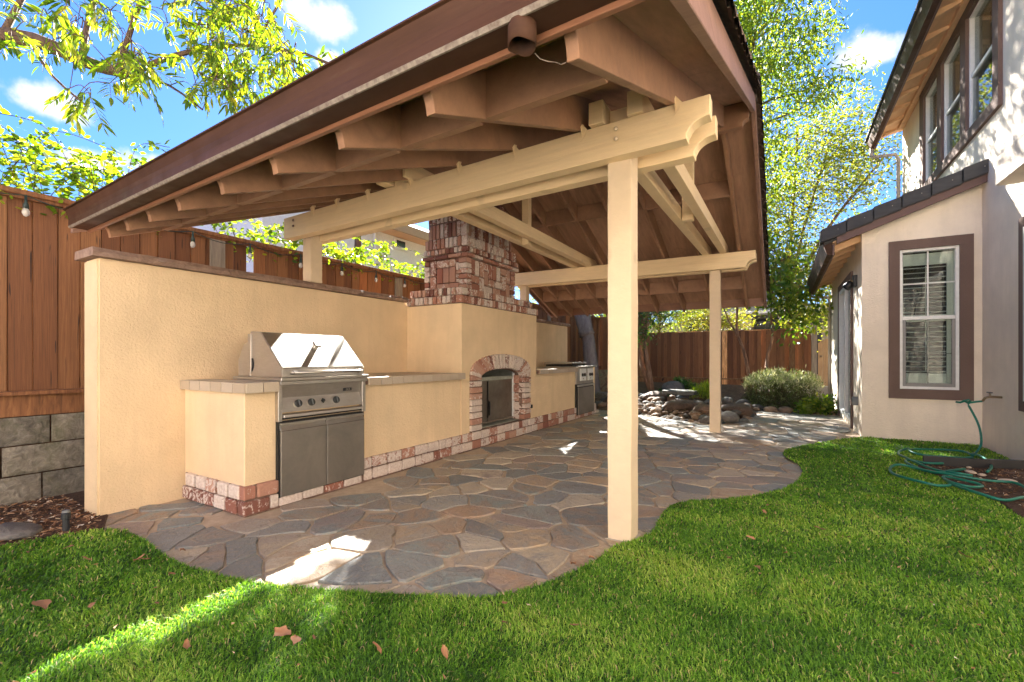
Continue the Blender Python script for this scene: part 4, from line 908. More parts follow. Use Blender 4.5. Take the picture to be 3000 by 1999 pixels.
# upper eave: soffit boards, blocks, fascia, gutter, tile edge
ev = sub('upper_eave', hs, (1.8, 8, 5.8))
for i in range(26):
    y0 = 12.25 - i * .56
    if y0 < -2.5: break
    MB().prism([(1.74, 5.70), (HX, 5.87), (HX, 5.95), (1.74, 5.785)], 'y', y0 - .1, y0).build('rafter_tail', M['soffit'], ev, .003)
MB().prism([(1.70, 5.79), (HX + .3, 5.955), (HX + .3, 5.975), (1.70, 5.81)], 'y', -3, 12.45).build('soffit', M['soffit'], ev)
MB().prism([(2.06, 5.80), (HX - .002, 5.82), (HX - .002, 5.93), (2.06, 5.905)], 'y', -3, 12.14).build('frieze_board', M['soffit'], ev)
box('fascia_board', M['fasciah'], ev, 1.715, 1.74, -3, 12.45, 5.60, 5.80)
MB().prism([(1.714, 5.60), (1.714, 5.76), (1.60, 5.78), (1.60, 5.74), (1.625, 5.66), (1.64, 5.60)], 'y', -3, 12.42).build('gutter', M['gutter'], ev)
box('gutter_lip', M['seam'], ev, 1.592, 1.606, -3, 12.42, 5.775, 5.79)
o = MB().prism([(1.58, 5.80), (5.5, 7.3), (5.5, 7.36), (1.58, 5.86)], 'y', -3, 12.5).build('upper_roof', M['flattile'], hs)
for i in range(22): box('roof_tile', M['flattile'], hs, 1.56, 1.66, 12.5 - (i + 1) * .34, 12.5 - i * .34 - .01, 5.80 + (i % 2) * .006, 5.85 + (i % 2) * .006, .008)
MB().tube([(1.66, 12.36, 5.60), (1.66, 12.36, 5.44), (1.75, 12.33, 5.40), (2.05, 12.28, 5.36), (2.09, 12.25, 5.25), (2.09, 12.25, 2.6)], .035, 8).build('downspout', M['pipe'], hs, smooth=True)
# lean-to roof
lr = sub('lean_to_roof', hs, (1.4, 7.8, 3))
MB().prism([(.52, rk(.52) + .03), (2.2, rk(2.2) + .03), (2.2, rk(2.2) + .13), (.52, rk(.52) + .13)], 'y', 7.79, 12.6).build('roof_slab', M['flattile'], lr)
MB().prism([(.66, rk(.66) - .03), (2.17, rk(2.17) - .03), (2.17, rk(2.17) + .12), (.66, rk(.66) + .12)], 'y', 7.745, 7.785).build('rake_board', M['fasciah'], lr, .003)
for i in range(6):
    x0 = .47 + i * .292; x1 = x0 + .30; a = rk(x0) + .10 + .012; 
    MB().prism([(x0, rk(x0) + .075), (x1, rk(x1) + .058), (x1, rk(x1) + .235), (x0, rk(x0) + .255)], 'y', 7.705, 7.95).build('roof_tile', M['flattile'], lr, .012, seg=2)
    MB().lathe((x0 + .2, 7.703, rk(x0 + .2) + .16), (0, -1, 0), [(0, .006), (.003, .005)], 8).build('nail_head', M['pipe'], lr)
MB().prism([(.62, rk(.62) + .01), (BX + .1, rk(BX + .1) + .01), (BX + .1, rk(BX + .1) + .028), (.62, rk(.62) + .028)], 'y', 7.79, 12.55).build('soffit', M['soffit'], lr)
for i in range(9):
    y0 = 8.05 + i * .52; MB().prism([(.64, rk(.64) - .085), (BX, rk(BX) - .085), (BX, rk(BX) + .008), (.64, rk(.64) + .008)], 'y', y0, y0 + .09).build('rafter_tail', M['soffit'], lr, .003)
box('fascia_board', M['fasciah'], lr, .615, .638, 7.79, 12.55, 2.55, 2.70); MB().prism([(.612, 2.55), (.612, 2.72), (.50, 2.80), (.50, 2.76), (.53, 2.64), (.55, 2.56)], 'y', 7.80, 12.5).build('gutter', M['gutter'], lr); box('gutter_lip', M['seam'], lr, .49, .506, 7.80, 12.5, 2.795, 2.81)
MB().tube([(.56, 12.4, 2.56), (.60, 12.42, 2.50), (.90, 12.42, 2.46), (.93, 12.44, 2.35), (.93, 12.44, .1)], .03, 8).build('downspout', M['pipe'], hs, smooth=True)
# glazed door on the side
dr = sub('patio_door', hs, (BX, 9.8, .1))
for a, b, z0, z1, m_ in ((8.90, 8.97, .10, 2.36, 'white'), (10.59, 10.66, .10, 2.36, 'white'), (8.97, 10.59, 2.29, 2.36, 'white'), (8.97, 10.59, .10, .16, 'white'), (9.74, 9.80, .16, 2.29, 'white')): box('frame', M[m_], dr, BX - .02, BX + .10, a, b, z0, z1, .003)
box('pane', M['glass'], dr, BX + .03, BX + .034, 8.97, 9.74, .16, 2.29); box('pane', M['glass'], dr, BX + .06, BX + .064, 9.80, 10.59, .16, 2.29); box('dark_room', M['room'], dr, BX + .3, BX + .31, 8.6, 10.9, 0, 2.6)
tr3 = sub('door_trim', hs, (BX, 9.8, 1.2))
for a, b, z0, z1 in ((8.82, 8.90, .0, 2.46), (10.66, 10.76, .0, 2.46), (8.90, 10.66, 2.36, 2.46)): box('trim_piece', M['trim'], tr3, BX - .03, BX + .004, a, b, z0, z1)
MB().prism([(8.26, .415), (8.36, .415), (8.36, .535), (8.30, .54), (8.26, .50)], 'x', BX - .07, BX + .01).build('vent_cover', M['greyplastic'], hs, .008, seg=2)
# lantern
lp = thing('wall_lantern', 'black outdoor spotlight fixture beside the patio door', 'light', (.9, 8.43, 2.2))
box('back_plate', M['lampblack'], lp, BX - .05, BX + .002, 8.36, 8.50, 2.16, 2.33, .006); MB().lathe((.87, 8.46, 2.20), (-.5, .35, -.55), [(-.06, .03), (-.03, .05), (.04, .062), (.06, .06)], 14).build('lamp_head', M['lampblack'], lp, smooth=True)
MB().tube([(BX - .03, 8.43, 2.26), (.89, 8.44, 2.25), (.87, 8.46, 2.21)], .016, 8).build('swivel_arm', M['brass'], lp)
# faucet and hose
fc = thing('hose_faucet', 'small brass hose faucet on the beige house wall', 'faucet', (HX, 7.33, .652))
MB().tube([(HX + .01, 7.33, .652), (2.06, 7.33, .655), (2.03, 7.34, .64), (2.01, 7.345, .60)], .013, 8).build('spout', M['brass'], fc, smooth=True)
MB().tube([(2.07, 7.33, .66), (2.065, 7.33, .70)], .008, 8).build('valve_stem', M['brass'], fc); MB().box(2.05, 2.08, 7.285, 7.375, .698, .710).build('valve_handle', M['blackpipe'], fc, .003)
A = [(1.794, 6.842), (1.773, 7.07), (1.584, 7.119), (1.345, 7.01), (1.27, 6.867), (1.271, 6.71), (1.357, 6.641), (1.505, 6.585), (1.662, 6.595), (1.768, 6.74), (1.586, 6.443), (1.365, 6.135), (1.249, 6.116), (1.176, 6.253), (1.118, 6.192), (1.094, 5.999), (1.148, 5.794), (1.227, 5.666), (1.335, 5.751), (1.454, 5.908), (1.523, 6.016)]
C_ = [(1.803, 6.876), (1.84, 6.701), (1.798, 6.367), (1.727, 6.092), (1.631, 5.842)]
L_ = [(1.279, 6.938), (1.172, 6.777), (1.116, 6.528), (1.131, 6.307), (1.19, 6.006), (1.259, 5.815), (1.339, 5.711), (1.409, 5.67), (1.489, 5.678)]
D_ = [(1.213, 5.123), (1.131, 5.081), (1.041, 5.096), (.96, 5.173), (.889, 5.342), (.884, 5.548), (.951, 5.76), (1.046, 5.835), (1.138, 5.743), (1.247, 5.603), (1.363, 5.536), (1.483, 5.513), (1.601, 5.499), (1.683, 5.477), (1.712, 5.359), (1.68, 5.1), (1.582, 4.95), (1.524, 4.875), (1.456, 4.82), (1.38, 4.831), (1.302, 4.944), (1.252, 5.087), (1.229, 5.243), (1.227, 5.368)]
E_ = [(1.227, 5.368), (1.247, 5.456), (1.316, 5.348), (1.414, 5.256), (1.411, 5.181), (1.313, 5.097), (1.241, 5.163), (1.222, 5.347)]
hz = thing('garden_hose', 'green garden hose lying in loose coils beside the flower bed', 'hose', (1.3, 5.9, .03))
mb = MB(); down = [(2.01, 7.345, .60), (1.95, 7.37, .585), (1.90, 7.39, .56), (1.93, 7.37, .47), (1.955, 7.30, .36), (1.955, 7.2, .25), (1.92, 7.06, .13), (1.84, 6.93, .05), (1.794, 6.842, .035)]
mb.tube(smooth_poly(down, k=3), .0115, 7)
def gz(p, k, off): return [(x, y, .036 + off + .006 * math.sin(i * .6 + k)) for i, (x, y) in enumerate(smooth_poly(p, k=3))]
for k, (p, off) in enumerate(((A, 0), (C_, .012), (L_, .004), (D_, .008), (E_, .014))): mb.tube(gz(p, k, off), .0115, 7)
mb.tube([(1.86, 7.41, .60), (1.89, 7.40, .575), (1.92, 7.38, .59), (1.90, 7.37, .61), (1.87, 7.38, .595), (1.84, 7.42, .57), (1.80, 7.43, .575)], .0115, 7)
mb.build('hose_body', M['hose'], hz, smooth=True)
be = thing('bed_edging', 'dark board edging behind the small flower bed by the house', 'edging', (1.6, 6.3, 0))
MB().prism([(1.25, 6.15), (1.6, 6.20), (2.12, 6.40), (2.12, 6.44), (1.6, 6.24), (1.25, 6.19)], 'z', 0, .10).build('edging_board', M['bedging'], be)

# ------------------------------------------------------------------ rocks, shells, small things
def rockmesh(seed, flat=.6, sub_=2):
    bm = bmesh.new(); bmesh.ops.create_icosphere(bm, subdivisions=sub_, radius=.5)
    for v in bm.verts:
        n = noise.noise(v.co * 2.1 + Vector((seed * 3.7, 0, 0))) * .22 + noise.noise(v.co * 5 + Vector((0, seed, 0))) * .05; v.co *= 1 + n; v.co.z *= flat
    me = bpy.data.meshes.new('rock'); bm.to_mesh(me); bm.free(); me.shade_smooth(); return me
rms = [rockmesh(i, .62) for i in range(7)]; bms = [rockmesh(i + 20, .8, 3) for i in range(5)]
rr = random.Random(21); placed = []
def rk_edge(x): # front edge of the dry creek
    pts = [(-3.7, 9.75), (-3.1, 9.3), (-2.27, 8.85), (-1.6, 8.5), (-.98, 8.28), (-.62, 8.75)]
    for (a, b), (c, d) in zip(pts[:-1], pts[1:]):
        if a <= x <= c: return b + (d - b) * (x - a) / (c - a)
    return 8.75
def gz_(x, y):
    z = -.03
    if x < -.45 and y > 8.9: z += .17 * min(1, max(0, (y - 8.9) / 2.5)) * min(1, max(0, (-.45 - x) / .6))
    return z
cols = [('rock_grey', 'rounded grey river rock lying in the dry creek bed', 'grey river rocks in the dry creek bed'), ('rock_tan', 'smooth tan river rock lying in the dry creek bed', 'tan river rocks in the dry creek bed'), ('rock_blue', 'dark blue-grey river rock lying in the dry creek bed', 'blue-grey river rocks in the dry creek bed')]
rmesh = {c[0]: [m.copy() for m in rms] for c in cols}
for (nm, lab, grp) in cols:
    for m in rmesh[nm]: m.materials.append(M[nm])
tries = 0
while len(placed) < 190 and tries < 9000:
    tries += 1; x = rr.uniform(-3.6, -.5) if rr.random() < .85 else rr.uniform(-.9, .9); ed = rk_edge(x); y = ed + .04 + abs(rr.gauss(0, 1.1))
    if x > -.5: y = rr.uniform(10.7, 11.15)
    if y > 12.3: continue
    s_ = rr.uniform(.09, .21) * (1 + .2 * (y - ed)) if y - ed > .25 else rr.uniform(.09, .26)
    if any((x - a) ** 2 + (y - b) ** 2 < ((s_ + c) * .36) ** 2 for a, b, c in placed): continue
    placed.append((x, y, s_)); nm, lab, grp = cols[rr.choices((0, 1, 2), (5, 3, 1.4))[0]]
    o = link('river_rock', rr.choice(rmesh[nm]), None, None, (x, y, gz_(x, y) + s_ * .17 + (.05 * rr.random() if y - ed > .4 else 0))); o.scale = (s_ * rr.uniform(.9, 1.35), s_, s_ * rr.uniform(.75, 1.1)); o.rotation_euler = (rr.uniform(-.3, .3), rr.uniform(-.3, .3), rr.uniform(0, 6.28)); 
    zone = 'beside the flagstone path' if x > -.5 else ('along the patio rim of the creek bed' if y - ed < .3 else ('far back near the fence end of the creek bed' if y > 10.4 else 'in the middle of the dry creek bed'))
    size = 'large' if s_ > .2 else ('small' if s_ < .13 else 'medium'); kindw = {'rock_grey': 'grey', 'rock_tan': 'tan', 'rock_blue': 'blue-grey'}[nm]
    tag(o, f'{size} rounded {kindw} river rock {zone}', 'rock', f'{size} {kindw} river rocks {zone}')
for (x, y, z, sx, sy, sz, m, lab) in ((-2.55, 10.9, .16, .62, .5, .42, 'boulder', 'brown boulder at the left end of the rock garden'), (-1.75, 9.55, .13, .75, .42, .34, 'boulder', 'broad rust-brown boulder left of the far post in the creek bed'), (-1.25, 9.35, .1, .55, .4, .30, 'boulder', 'rust boulder just behind the far pavilion post'),
        (-.78, 8.62, .08, .46, .34, .26, 'rock_grey', 'largest dark grey boulder where the rocks meet the patio, right of the far post'), (-2.35, 12.0, .34, .55, .5, .46, 'rock_grey', 'mossy dark boulder standing near the back fence'), (-.75, 9.75, .1, .65, .5, .34, 'boulder', 'low brown boulder beside the path edge'),
        (-3.3, 10.1, .12, .5, .4, .4, 'boulder', 'brown boulder next to the big pale tree trunk'), (-2.1, 9.1, .06, .33, .24, .2, 'rock_tan', 'round tan boulder at the front rim of the creek bed')):
    o = link('boulder', rr.choice(bms).copy(), M[m], None, (x, y, z)); o.scale = (sx, sy, sz); o.rotation_euler = (0, 0, rr.uniform(0, 6)); tag(o, lab, 'boulder')
o = MB().prism([(-2.32, 10.55), (-1.95, 10.3), (-1.62, 10.42), (-1.58, 10.8), (-1.95, 11.0), (-2.3, 10.9)], 'z', .30, .385).build('slate_slab', M['slab'], None, .012); tag(o, 'flat grey slate slab bridging the rock garden', 'slab')
o = link('boulder', rockmesh(77, .35, 2), M['rock_grey'], None, (-4.13, .86, .02)); o.scale = (.42, .24, .2); tag(o, 'half-buried pale grey stone in the soil left of the lawn', 'boulder')
o = MB().box(-4.2, -3.2, 10.9, 11.3, -.02, .235).build('stone_border', M['block'], None, .02); tag(o, 'low weathered stone border beyond the side burner', 'border')
pt = thing('painted_panel', 'mottled green and brown garden panel beyond the side burner', 'panel', (-3.9, 11.2, .2))
t = NT('mottled_panel'); t.base(t.ramp(t.noise(5, 5, .6, None, 1), [(.35, (.10, .055, .03)), (.5, (.26, .20, .10)), (.65, (.12, .16, .08))])); t.set(Roughness=.8); M['mottled'] = t.m
box('panel_face', M['mottled'], pt, -4.2, -3.3, 11.32, 11.36, .235, .80, .004)
o = thing('sprinkler_riser', 'short dark sprinkler pipe in the soil beside the wall end', 'sprinkler', (-3.90, 1.04, 0)); MB().lathe((-3.90, 1.04, -.02), (0, 0, 1), [(0, .018), (.10, .018), (.105, .024), (.14, .024), (.145, .016)], 12).build('riser_pipe', M['blackpipe'], o); MB().lathe((-3.90, 1.04, .124), (0, 0, 1), [(0, .021), (.012, .019), (.016, .01)], 12).build('riser_cap', M['greyplastic'], o)
shm = [rockmesh(60 + i, .5, 2) for i in range(3)]
for m in shm: m.materials.append(M['pebble'])
for (x, y, s_, lab) in ((1.53, 5.88, .13, 'pale broken shell lying inside the hose coil'), (1.58, 5.79, .10, 'small pale shell touching the hose loop'), (1.70, 5.63, .12, 'flat pale oval stone on the flower bed soil'), (1.58, 6.12, .07, 'small reddish shell against the dark edging board')):
    o = link('shell', rr.choice(shm), None, None, (x, y, .03)); o.scale = (s_, s_ * .6, s_ * .5); o.rotation_euler = (0, 0, rr.uniform(0, 3)); tag(o, lab, 'shell')

def flakes(name, poly, n, smin, smax, seed, z, mat):
    g_ = random.Random(seed); vs = []; fs = []; RN_ = []; xs = [p[0] for p in poly]; ys = [p[1] for p in poly]
    while len(fs) < n:
        x, y = g_.uniform(min(xs), max(xs)), g_.uniform(min(ys), max(ys))
        if not bool(inpoly([x], [y], poly)[0]): continue
        a = g_.uniform(0, 6.28); L = g_.uniform(smin, smax); w = L * g_.uniform(.12, .4); c, s_ = math.cos(a), math.sin(a); k = len(vs); t_ = g_.uniform(-.5, .5) * L
        for u, v in ((-L, -w), (L, -w * .6), (L, w), (-L, w * .7)): vs.append((x + u * c - v * s_, y + u * s_ + v * c, z + g_.uniform(.002, .012) + t_ * u / L * .5 + abs(t_) * .5))
        fs.append((k, k + 1, k + 2, k + 3)); RN_ += [g_.random()] * 4
    me = bpy.data.meshes.new(name); me.from_pydata(vs, [], fs); at = me.attributes.new('rnd', 'FLOAT', 'POINT'); at.data.foreach_set('value', RN_); return tag(link(name, me, mat), kind='stuff')
M['mulch'] = leafmat('bark_mulch', [(0, (.05, .025, .015)), (.5, (.17, .08, .04)), (.8, (.34, .17, .08)), (.95, (.45, .3, .18)), (1, (.7, .62, .5))], .05, .9)
flakes('mulch', [(-4.95, -.6), (-4.3, .5), (-3.85, .72), (-3.76, 1.15), (-4.05, 1.25), (-4.95, 1.3)], 3500, .004, .02, 3, .004, M['mulch'])
flakes('bed_litter', [(1.25, 6.15), (1.22, 5.9), (1.3, 5.5), (1.38, 5.1), (1.48, 4.8), (1.5, 4.3), (2.1, 3.4), (2.1, 6.35), (1.6, 6.15)], 1800, .004, .018, 4, .016, M['mulch'])
flakes('garden_litter', [(-4.9, 9.9), (-3.6, 9.9), (-2.3, 8.95), (-.9, 8.4), (-.55, 11), (-.5, 11.6), (.9, 11.6), (.9, 13.5), (-4.9, 13.8)], 5000, .008, .035, 5, .10, M['mulch'])
flakes('lawn_litter', [(-3.6, .6), (-3.4, 1.1), (-2.4, 1.1), (-1.2, 1.5), (-.7, 2.9), (0, 4), (.2, 6), (1.1, 7.5), (1.1, 4.5), (1.8, 3), (1.9, .4), (-3, .3)], 420, .003, .011, 6, .026, M['mulch'])
# dead leaves on the turf
def deadleaf(seed):
    rr_ = random.Random(seed); vs = []; n = 6; Lf = 1.0
    for i in range(n + 1):
        t_ = i / n; w = .30 * math.sin(math.pi * min(1, t_ * 1.02 + .02)) * (1 + .3 * rr_.uniform(-1, 1)); c = .18 * math.sin(t_ * 3 + seed)
        vs += [(t_ - .5, -w, .10 * rr_.random() + c), (t_ - .5, 0, c - .05), (t_ - .5, w, .16 * rr_.random() + c)]
    fs = [(i * 3 + k, i * 3 + k + 1, i * 3 + k + 4, i * 3 + k + 3) for i in range(n) for k in (0, 1)]
    me = MB().add(vs, fs).mesh('fallen_leaf'); me.materials.append(M['dead']); me.shade_smooth(); return me
dlm = [deadleaf(i) for i in range(5)]
FL = [(-3.519, .796), (-3.418, .921), (-3.15, .922), (-2.932, 1.069), (-2.883, 1.08), (-2.71, .639), (-2.53, .757), (-2.572, 1.07), (-1.887, .834), (-1.658, 1.061), (-1.561, 1.047), (-1.266, 1.173), (-1.041, 1.283), (-1.03, 1.678), (-.707, 1.68), (-.105, 3.566), (-.156, 3.008), (.205, 3.41), (.851, 3.353), (-.089, 3.756), (-.105, 2.595)]
LABX = {0: 'little dead leaf at the far left of the lawn near the soil bed', 1: 'little dead leaf on the turf just below the sprinkler pipe', 2: 'thin forked dead leaf on the upper left of the lawn', 3: 'pinkish dead leaf on the left turf below the wall end', 4: 'twig-like dead leaf beside the pinkish one on the left turf', 6: 'bent dead leaf between the large curled one and the sun streak', 7: 'little dead leaf in the turf close to the patio corner', 11: 'narrow dead leaf near the bottom of the frame, centre', 12: 'dead leaf near the bottom of the frame right of the narrow one', 14: 'brown dead leaf on the turf straight below the front post', 15: 'dead leaf on the turf between the patio bulge and the hose', 16: 'dead leaf on the turf right of the front post', 19: 'pale scrap of dead leaf by the inner patio corner', 20: 'slender dead leaf below and right of the front post'}
LAB = {5: ('large curled tan dead leaf at the left edge of the lawn', .10), 8: ('small upright dead leaf between the sun streak and the frame bottom', .05), 9: ('long slender dead leaf lying on the lawn below the patio edge', .085), 10: ('triangular dead leaf beside the long slender one', .06), 17: ('dead leaf on the lawn in line with the far pavilion post', .06), 18: ('dead leaf far right on the lawn, nearest the flower bed', .06), 13: ('tiny dead leaf at the very edge of the patio curve', .045)}
for i, (x, y) in enumerate(FL):
    lab, s_ = LAB.get(i) or (LABX[i], rr.uniform(.04, .055))
    o = link('fallen_leaf', dlm[i % 5], None, None, (x, y, .046)); o.scale = (s_, s_, s_ * .8); o.rotation_euler = (rr.uniform(-.5, .5), rr.uniform(-.4, .4), rr.uniform(0, 6.28)); tag(o, lab, 'leaf', 'dead leaves on the lawn')
for (x, y, lab) in ((-.946, 2.228, 'curled orange leaf on the flagstones near the front post'), (-.885, 2.342, 'small reddish leaf on the patio rim by the front post'), (-2.904, 1.261, 'brown leaf at the left patio edge below the counter corner')):
    o = link('fallen_leaf', dlm[1], None, None, (x, y, .016)); o.scale = (.045, .05, .06); o.rotation_euler = (.2, 0, rr.uniform(0, 6)); tag(o, lab, 'leaf')

# ------------------------------------------------------------------ foliage
def leaf_cloud(name, parent, mat, P, size, seed, droop=.5, asp=.34, kind=None, curl=.25, bias=0.0):
    g = np.random.default_rng(seed); n = len(P); P = np.asarray(P)
    az = g.uniform(0, 2 * np.pi, n); el = g.normal(-droop, .45, n); d = np.stack([np.cos(az) * np.cos(el), np.sin(az) * np.cos(el), np.sin(el)], 1)
    ref = g.normal(size=(n, 3)); s = np.cross(d, ref); s /= np.linalg.norm(s, axis=1)[:, None] + 1e-9; nn_ = np.cross(d, s)
    L = (size * g.uniform(.65, 1.25, n))[:, None]; w = L * asp * .5
    V = np.zeros((n, 6, 3)); V[:, 0] = P; V[:, 1] = P + d * L * .38 + s * w - nn_ * L * .03; V[:, 2] = P + d * L * .75 + s * w * .62 - nn_ * L * curl * .4; V[:, 3] = P + d * L - nn_ * L * curl; V[:, 4] = P + d * L * .75 - s * w * .62 - nn_ * L * curl * .4; V[:, 5] = P + d * L * .38 - s * w - nn_ * L * .03
    me = bpy.data.meshes.new(name); me.vertices.add(n * 6); me.vertices.foreach_set('co', V.reshape(-1)); b = np.arange(n) * 6
    q = np.stack([b, b + 1, b + 5, b + 1, b + 2, b + 4, b + 5, b + 2, b + 3, b + 4], 1); me.loops.add(n * 10); me.loops.foreach_set('vertex_index', q.reshape(-1).astype(np.int32))
    me.polygons.add(n * 3); me.polygons.foreach_set('loop_start', ((np.arange(n) * 10)[:, None] + np.array([0, 3, 7])).reshape(-1).astype(np.int32)); me.update(calc_edges=True)
    r = np.clip(g.normal(.5 + bias, .24, n), 0, 1); at = me.attributes.new('rnd', 'FLOAT', 'POINT'); at.data.foreach_set('value', np.repeat(r, 6).astype(np.float32))
    o = link(name, me, mat, parent); 
    if kind: tag(o, kind=kind)
    return o
def branchy(mb, a, b, r0, r1, seed, wig=.12, n=7):
    a, b = Vector(a), Vector(b); L = (b - a).length; rr_ = random.Random(seed); pts = []
    for i in range(n + 1):
        t_ = i / n; p = a.lerp(b, t_); amp = wig * L * math.sin(math.pi * t_); p += Vector((noise.noise((seed, t_ * 2, 0)), noise.noise((seed, t_ * 2, 5)), noise.noise((seed, t_ * 2, 9)) + .35)) * amp; pts.append(p)
    mb.tube(pts, [r0 + (r1 - r0) * (i / n) for i in range(n + 1)], 6 if r0 > .02 else 4); return pts
def tree(name, label, base, stems, blobs, nclu, per, lsize, lmat, bark, seed, rtrunk=.1, spread=.34, droop=.5, asp=.34, bias=0.0, cat='tree', nb=26, keep=None):
    t_ = thing(name, label, cat, base); rr_ = random.Random(seed); g = np.random.default_rng(seed); mb = MB(); nodes = []
    for st in stems:
        pts = smooth_poly([tuple(p) for p in st], k=4); m = len(pts); mb.tube(pts, [rtrunk * (1 - .75 * i / m) for i in range(m)], 10); nodes += [Vector(p) for p in pts[m // 3:]]
    cl = []
    for (c, r, wgt) in blobs:
        k = int(nclu * wgt)
        for _ in range(k):
            v = Vector((rr_.gauss(0, 1), rr_.gauss(0, 1), rr_.gauss(0, 1))).normalized() * rr_.random() ** .42; cl.append(Vector(c) + Vector((v.x * r[0], v.y * r[1], v.z * r[2])))
    for i in range(nb):
        c = cl[int(rr_.random() * len(cl))]; nd = min(nodes, key=lambda q: (q - c).length + (2.5 if q.z > c.z else 0)); pts = branchy(mb, nd, c, rtrunk * .28, .006, seed * 10 + i)
        for j in range(3):
            c2 = cl[int(rr_.random() * len(cl))]; 
            if (c2 - pts[4]).length < 1.5: branchy(mb, pts[4], c2, rtrunk * .1, .004, seed * 100 + i * 3 + j, n=5)
    mb.build('trunk', bark, t_, smooth=True)
    C = np.array([tuple(c) for c in cl]); P = np.repeat(C, per, 0) + g.normal(0, spread, (len(C) * per, 3)) * np.array([1, 1, .8])
    if keep: P = np.array([p for p in P if keep(p)])
    leaf_cloud('crown', t_, lmat, P, lsize, seed, droop, asp, bias=bias); return t_

# big pale trunk behind the counter end, crown above and behind the roof
tree('shade_tree', 'tall tree with thick pale trunk rising behind the far counter end', (-4.25, 11.3, 0), [[(-4.2, 11.3, -.05), (-4.32, 11.3, 1.2), (-4.45, 11.32, 2.2), (-4.7, 11.5, 3.6), (-4.6, 11.9, 5.5)], [(-4.40, 11.3, 1.7), (-4.62, 11.25, 2.4), (-5.1, 11.0, 4.0), (-5.3, 10.8, 5.5)]],
     [((-3.9, 13.2, 6.6), (2.6, 2.6, 2.0), .42), ((-5.3, 10.2, 6.6), (2.0, 2.0, 1.8), .25), ((-2.2, 10.6, 10.3), (1.8, 3.2, 1.6), .34), ((-2.3, 11.4, 9.2), (1.5, 2.6, 1.2), .28)], 760, 38, .13, M['leaf_green'], M['bark_pale'], 31, .21, .33)  # last two blobs added overhead to shade the upper house wall
# lush green tree seen right of the roof
tree('ash_tree', 'tall fresh green tree showing behind the right edge of the pavilion roof', (-1.7, 14.6, .3), [[(-1.7, 14.6, .3), (-1.65, 14.6, 2.4), (-1.4, 14.3, 4.5), (-1.0, 13.9, 7), (-.7, 13.6, 9.5)], [(-1.6, 14.5, 3.4), (-1.9, 14, 5.5), (-1.7, 13.5, 8.5)]],
     [((-.45, 13.2, 8.7), (1.5, 1.5, 1.6), .36), ((-1.5, 13.2, 9.2), (1.2, 1.5, 1.6), .16), ((-.85, 13.2, 6.1), (1.15, 1.3, 1.2), .22), ((.85, 13.2, 7.5), (.75, .7, .3), .05), ((-1.3, 13.3, 4.2), (.8, .9, 1.0), .1), ((-.2, 12.8, 11.2), (1.6, 1.8, .9), .11)], 560, 40, .14, M['leaf_green'], M['bark'], 32, .15, .25, .75, .27, .12)
tree('yellowing_tree', 'airy yellowing tree with many thin upright stems behind the back fence', (.1, 15.2, .3), [[(.1, 15.2, .3), (.15, 15.2, 2.4), (.5, 15.2, 4.6), (1.2, 15.1, 7.2)], [(.1, 15.2, 1.8), (.2, 15.2, 4), (.4, 15.3, 7.6)], [(.15, 15.2, 2.6), (1.0, 15, 4.5), (2.2, 15, 6.2)], [(.1, 15.2, 2.0), (-.5, 15.1, 3.8), (-.6, 15, 6)]],
     [((.5, 15, 6.0), (1.7, 1.2, 1.9), .36), ((1.5, 15, 6.6), (1.15, 1.0, 1.7), .22), ((-.2, 15.0, 4.0), (1.3, 1, 1.4), .2), ((.55, 14.7, 3.0), (.9, .7, 1.2), .22)], 640, 30, .10, M['leaf_yellow'], M['bark'], 33, .07, .27, .3, .42, -.05, nb=60)
tree('backyard_tree', 'slender young tree with broad leaves rising out of the shrub by the fence', (-.6, 12.6, .2), [[(-.63, 12.6, .2), (-.76, 12.6, 1.09), (-.92, 12.6, 1.62), (-1.12, 12.6, 2.0), (-1.3, 12.6, 2.5)], [(-.95, 12.6, 1.65), (-.96, 12.6, 2.1), (-.9, 12.5, 3.2)], [(-.34, 12.6, .2), (-.30, 12.6, 1.09), (-.19, 12.6, 1.6), (-.22, 12.6, 2.3), (-.1, 12.5, 3.6)]],
     [((-.05, 12.3, 2.75), (.75, .6, .75), .5), ((-.2, 12.3, 3.5), (.8, .7, .6), .25), ((.45, 12.2, 2.2), (.45, .4, .5), .25)], 120, 16, .13, M['leaf_green'], M['bark_red'], 34, .045, .20, .7, .5, .05, nb=22)
tree('ginkgo_bush', 'bright yellow bushy tree behind the middle of the back fence', (-2.0, 15.2, .3), [[(-2, 15.2, .3), (-2, 15.2, 1.5), (-1.9, 15.2, 2.4)]], [((-2.1, 15.1, 2.3), (.75, .6, .55), .6), ((-1.2, 15.2, 2.2), (.5, .4, .4), .4)], 110, 18, .11, M['leaf_yellow'], M['bark'], 35, .05, .16, .0, .3, .1)
tree('feathery_tree', 'feathery light green tree behind the fence, just right of the front post', (-3.4, 15.0, .3), [[(-3.4, 15, .3), (-3.4, 15, 2), (-3.3, 15, 3.2)]], [((-3.3, 14.8, 2.7), (1.1, .7, .8), 1)], 190, 32, .10, M['leaf_green'], M['bark'], 36, .08, .2, .8, .2, .1)
tree('shaggy_trunk_tree', 'small tree with shaggy peeling trunk against the back fence', (-2.95, 11.9, .1), [[(-2.85, 11.9, .05), (-2.95, 11.9, .8), (-3.05, 11.9, 1.5), (-2.95, 11.9, 2.3)], [(-2.80, 11.9, .05), (-3.15, 11.95, 1.0), (-3.2, 12, 2.2)]], [((-3.1, 12.0, 2.4), (.5, .4, .45), .8), ((-3.1, 11.9, 1.75), (.2, .2, .2), .2)], 50, 20, .10, M['leaf_dark'], M['bark_red'], 37, .085, .16, .6, .35, .1)
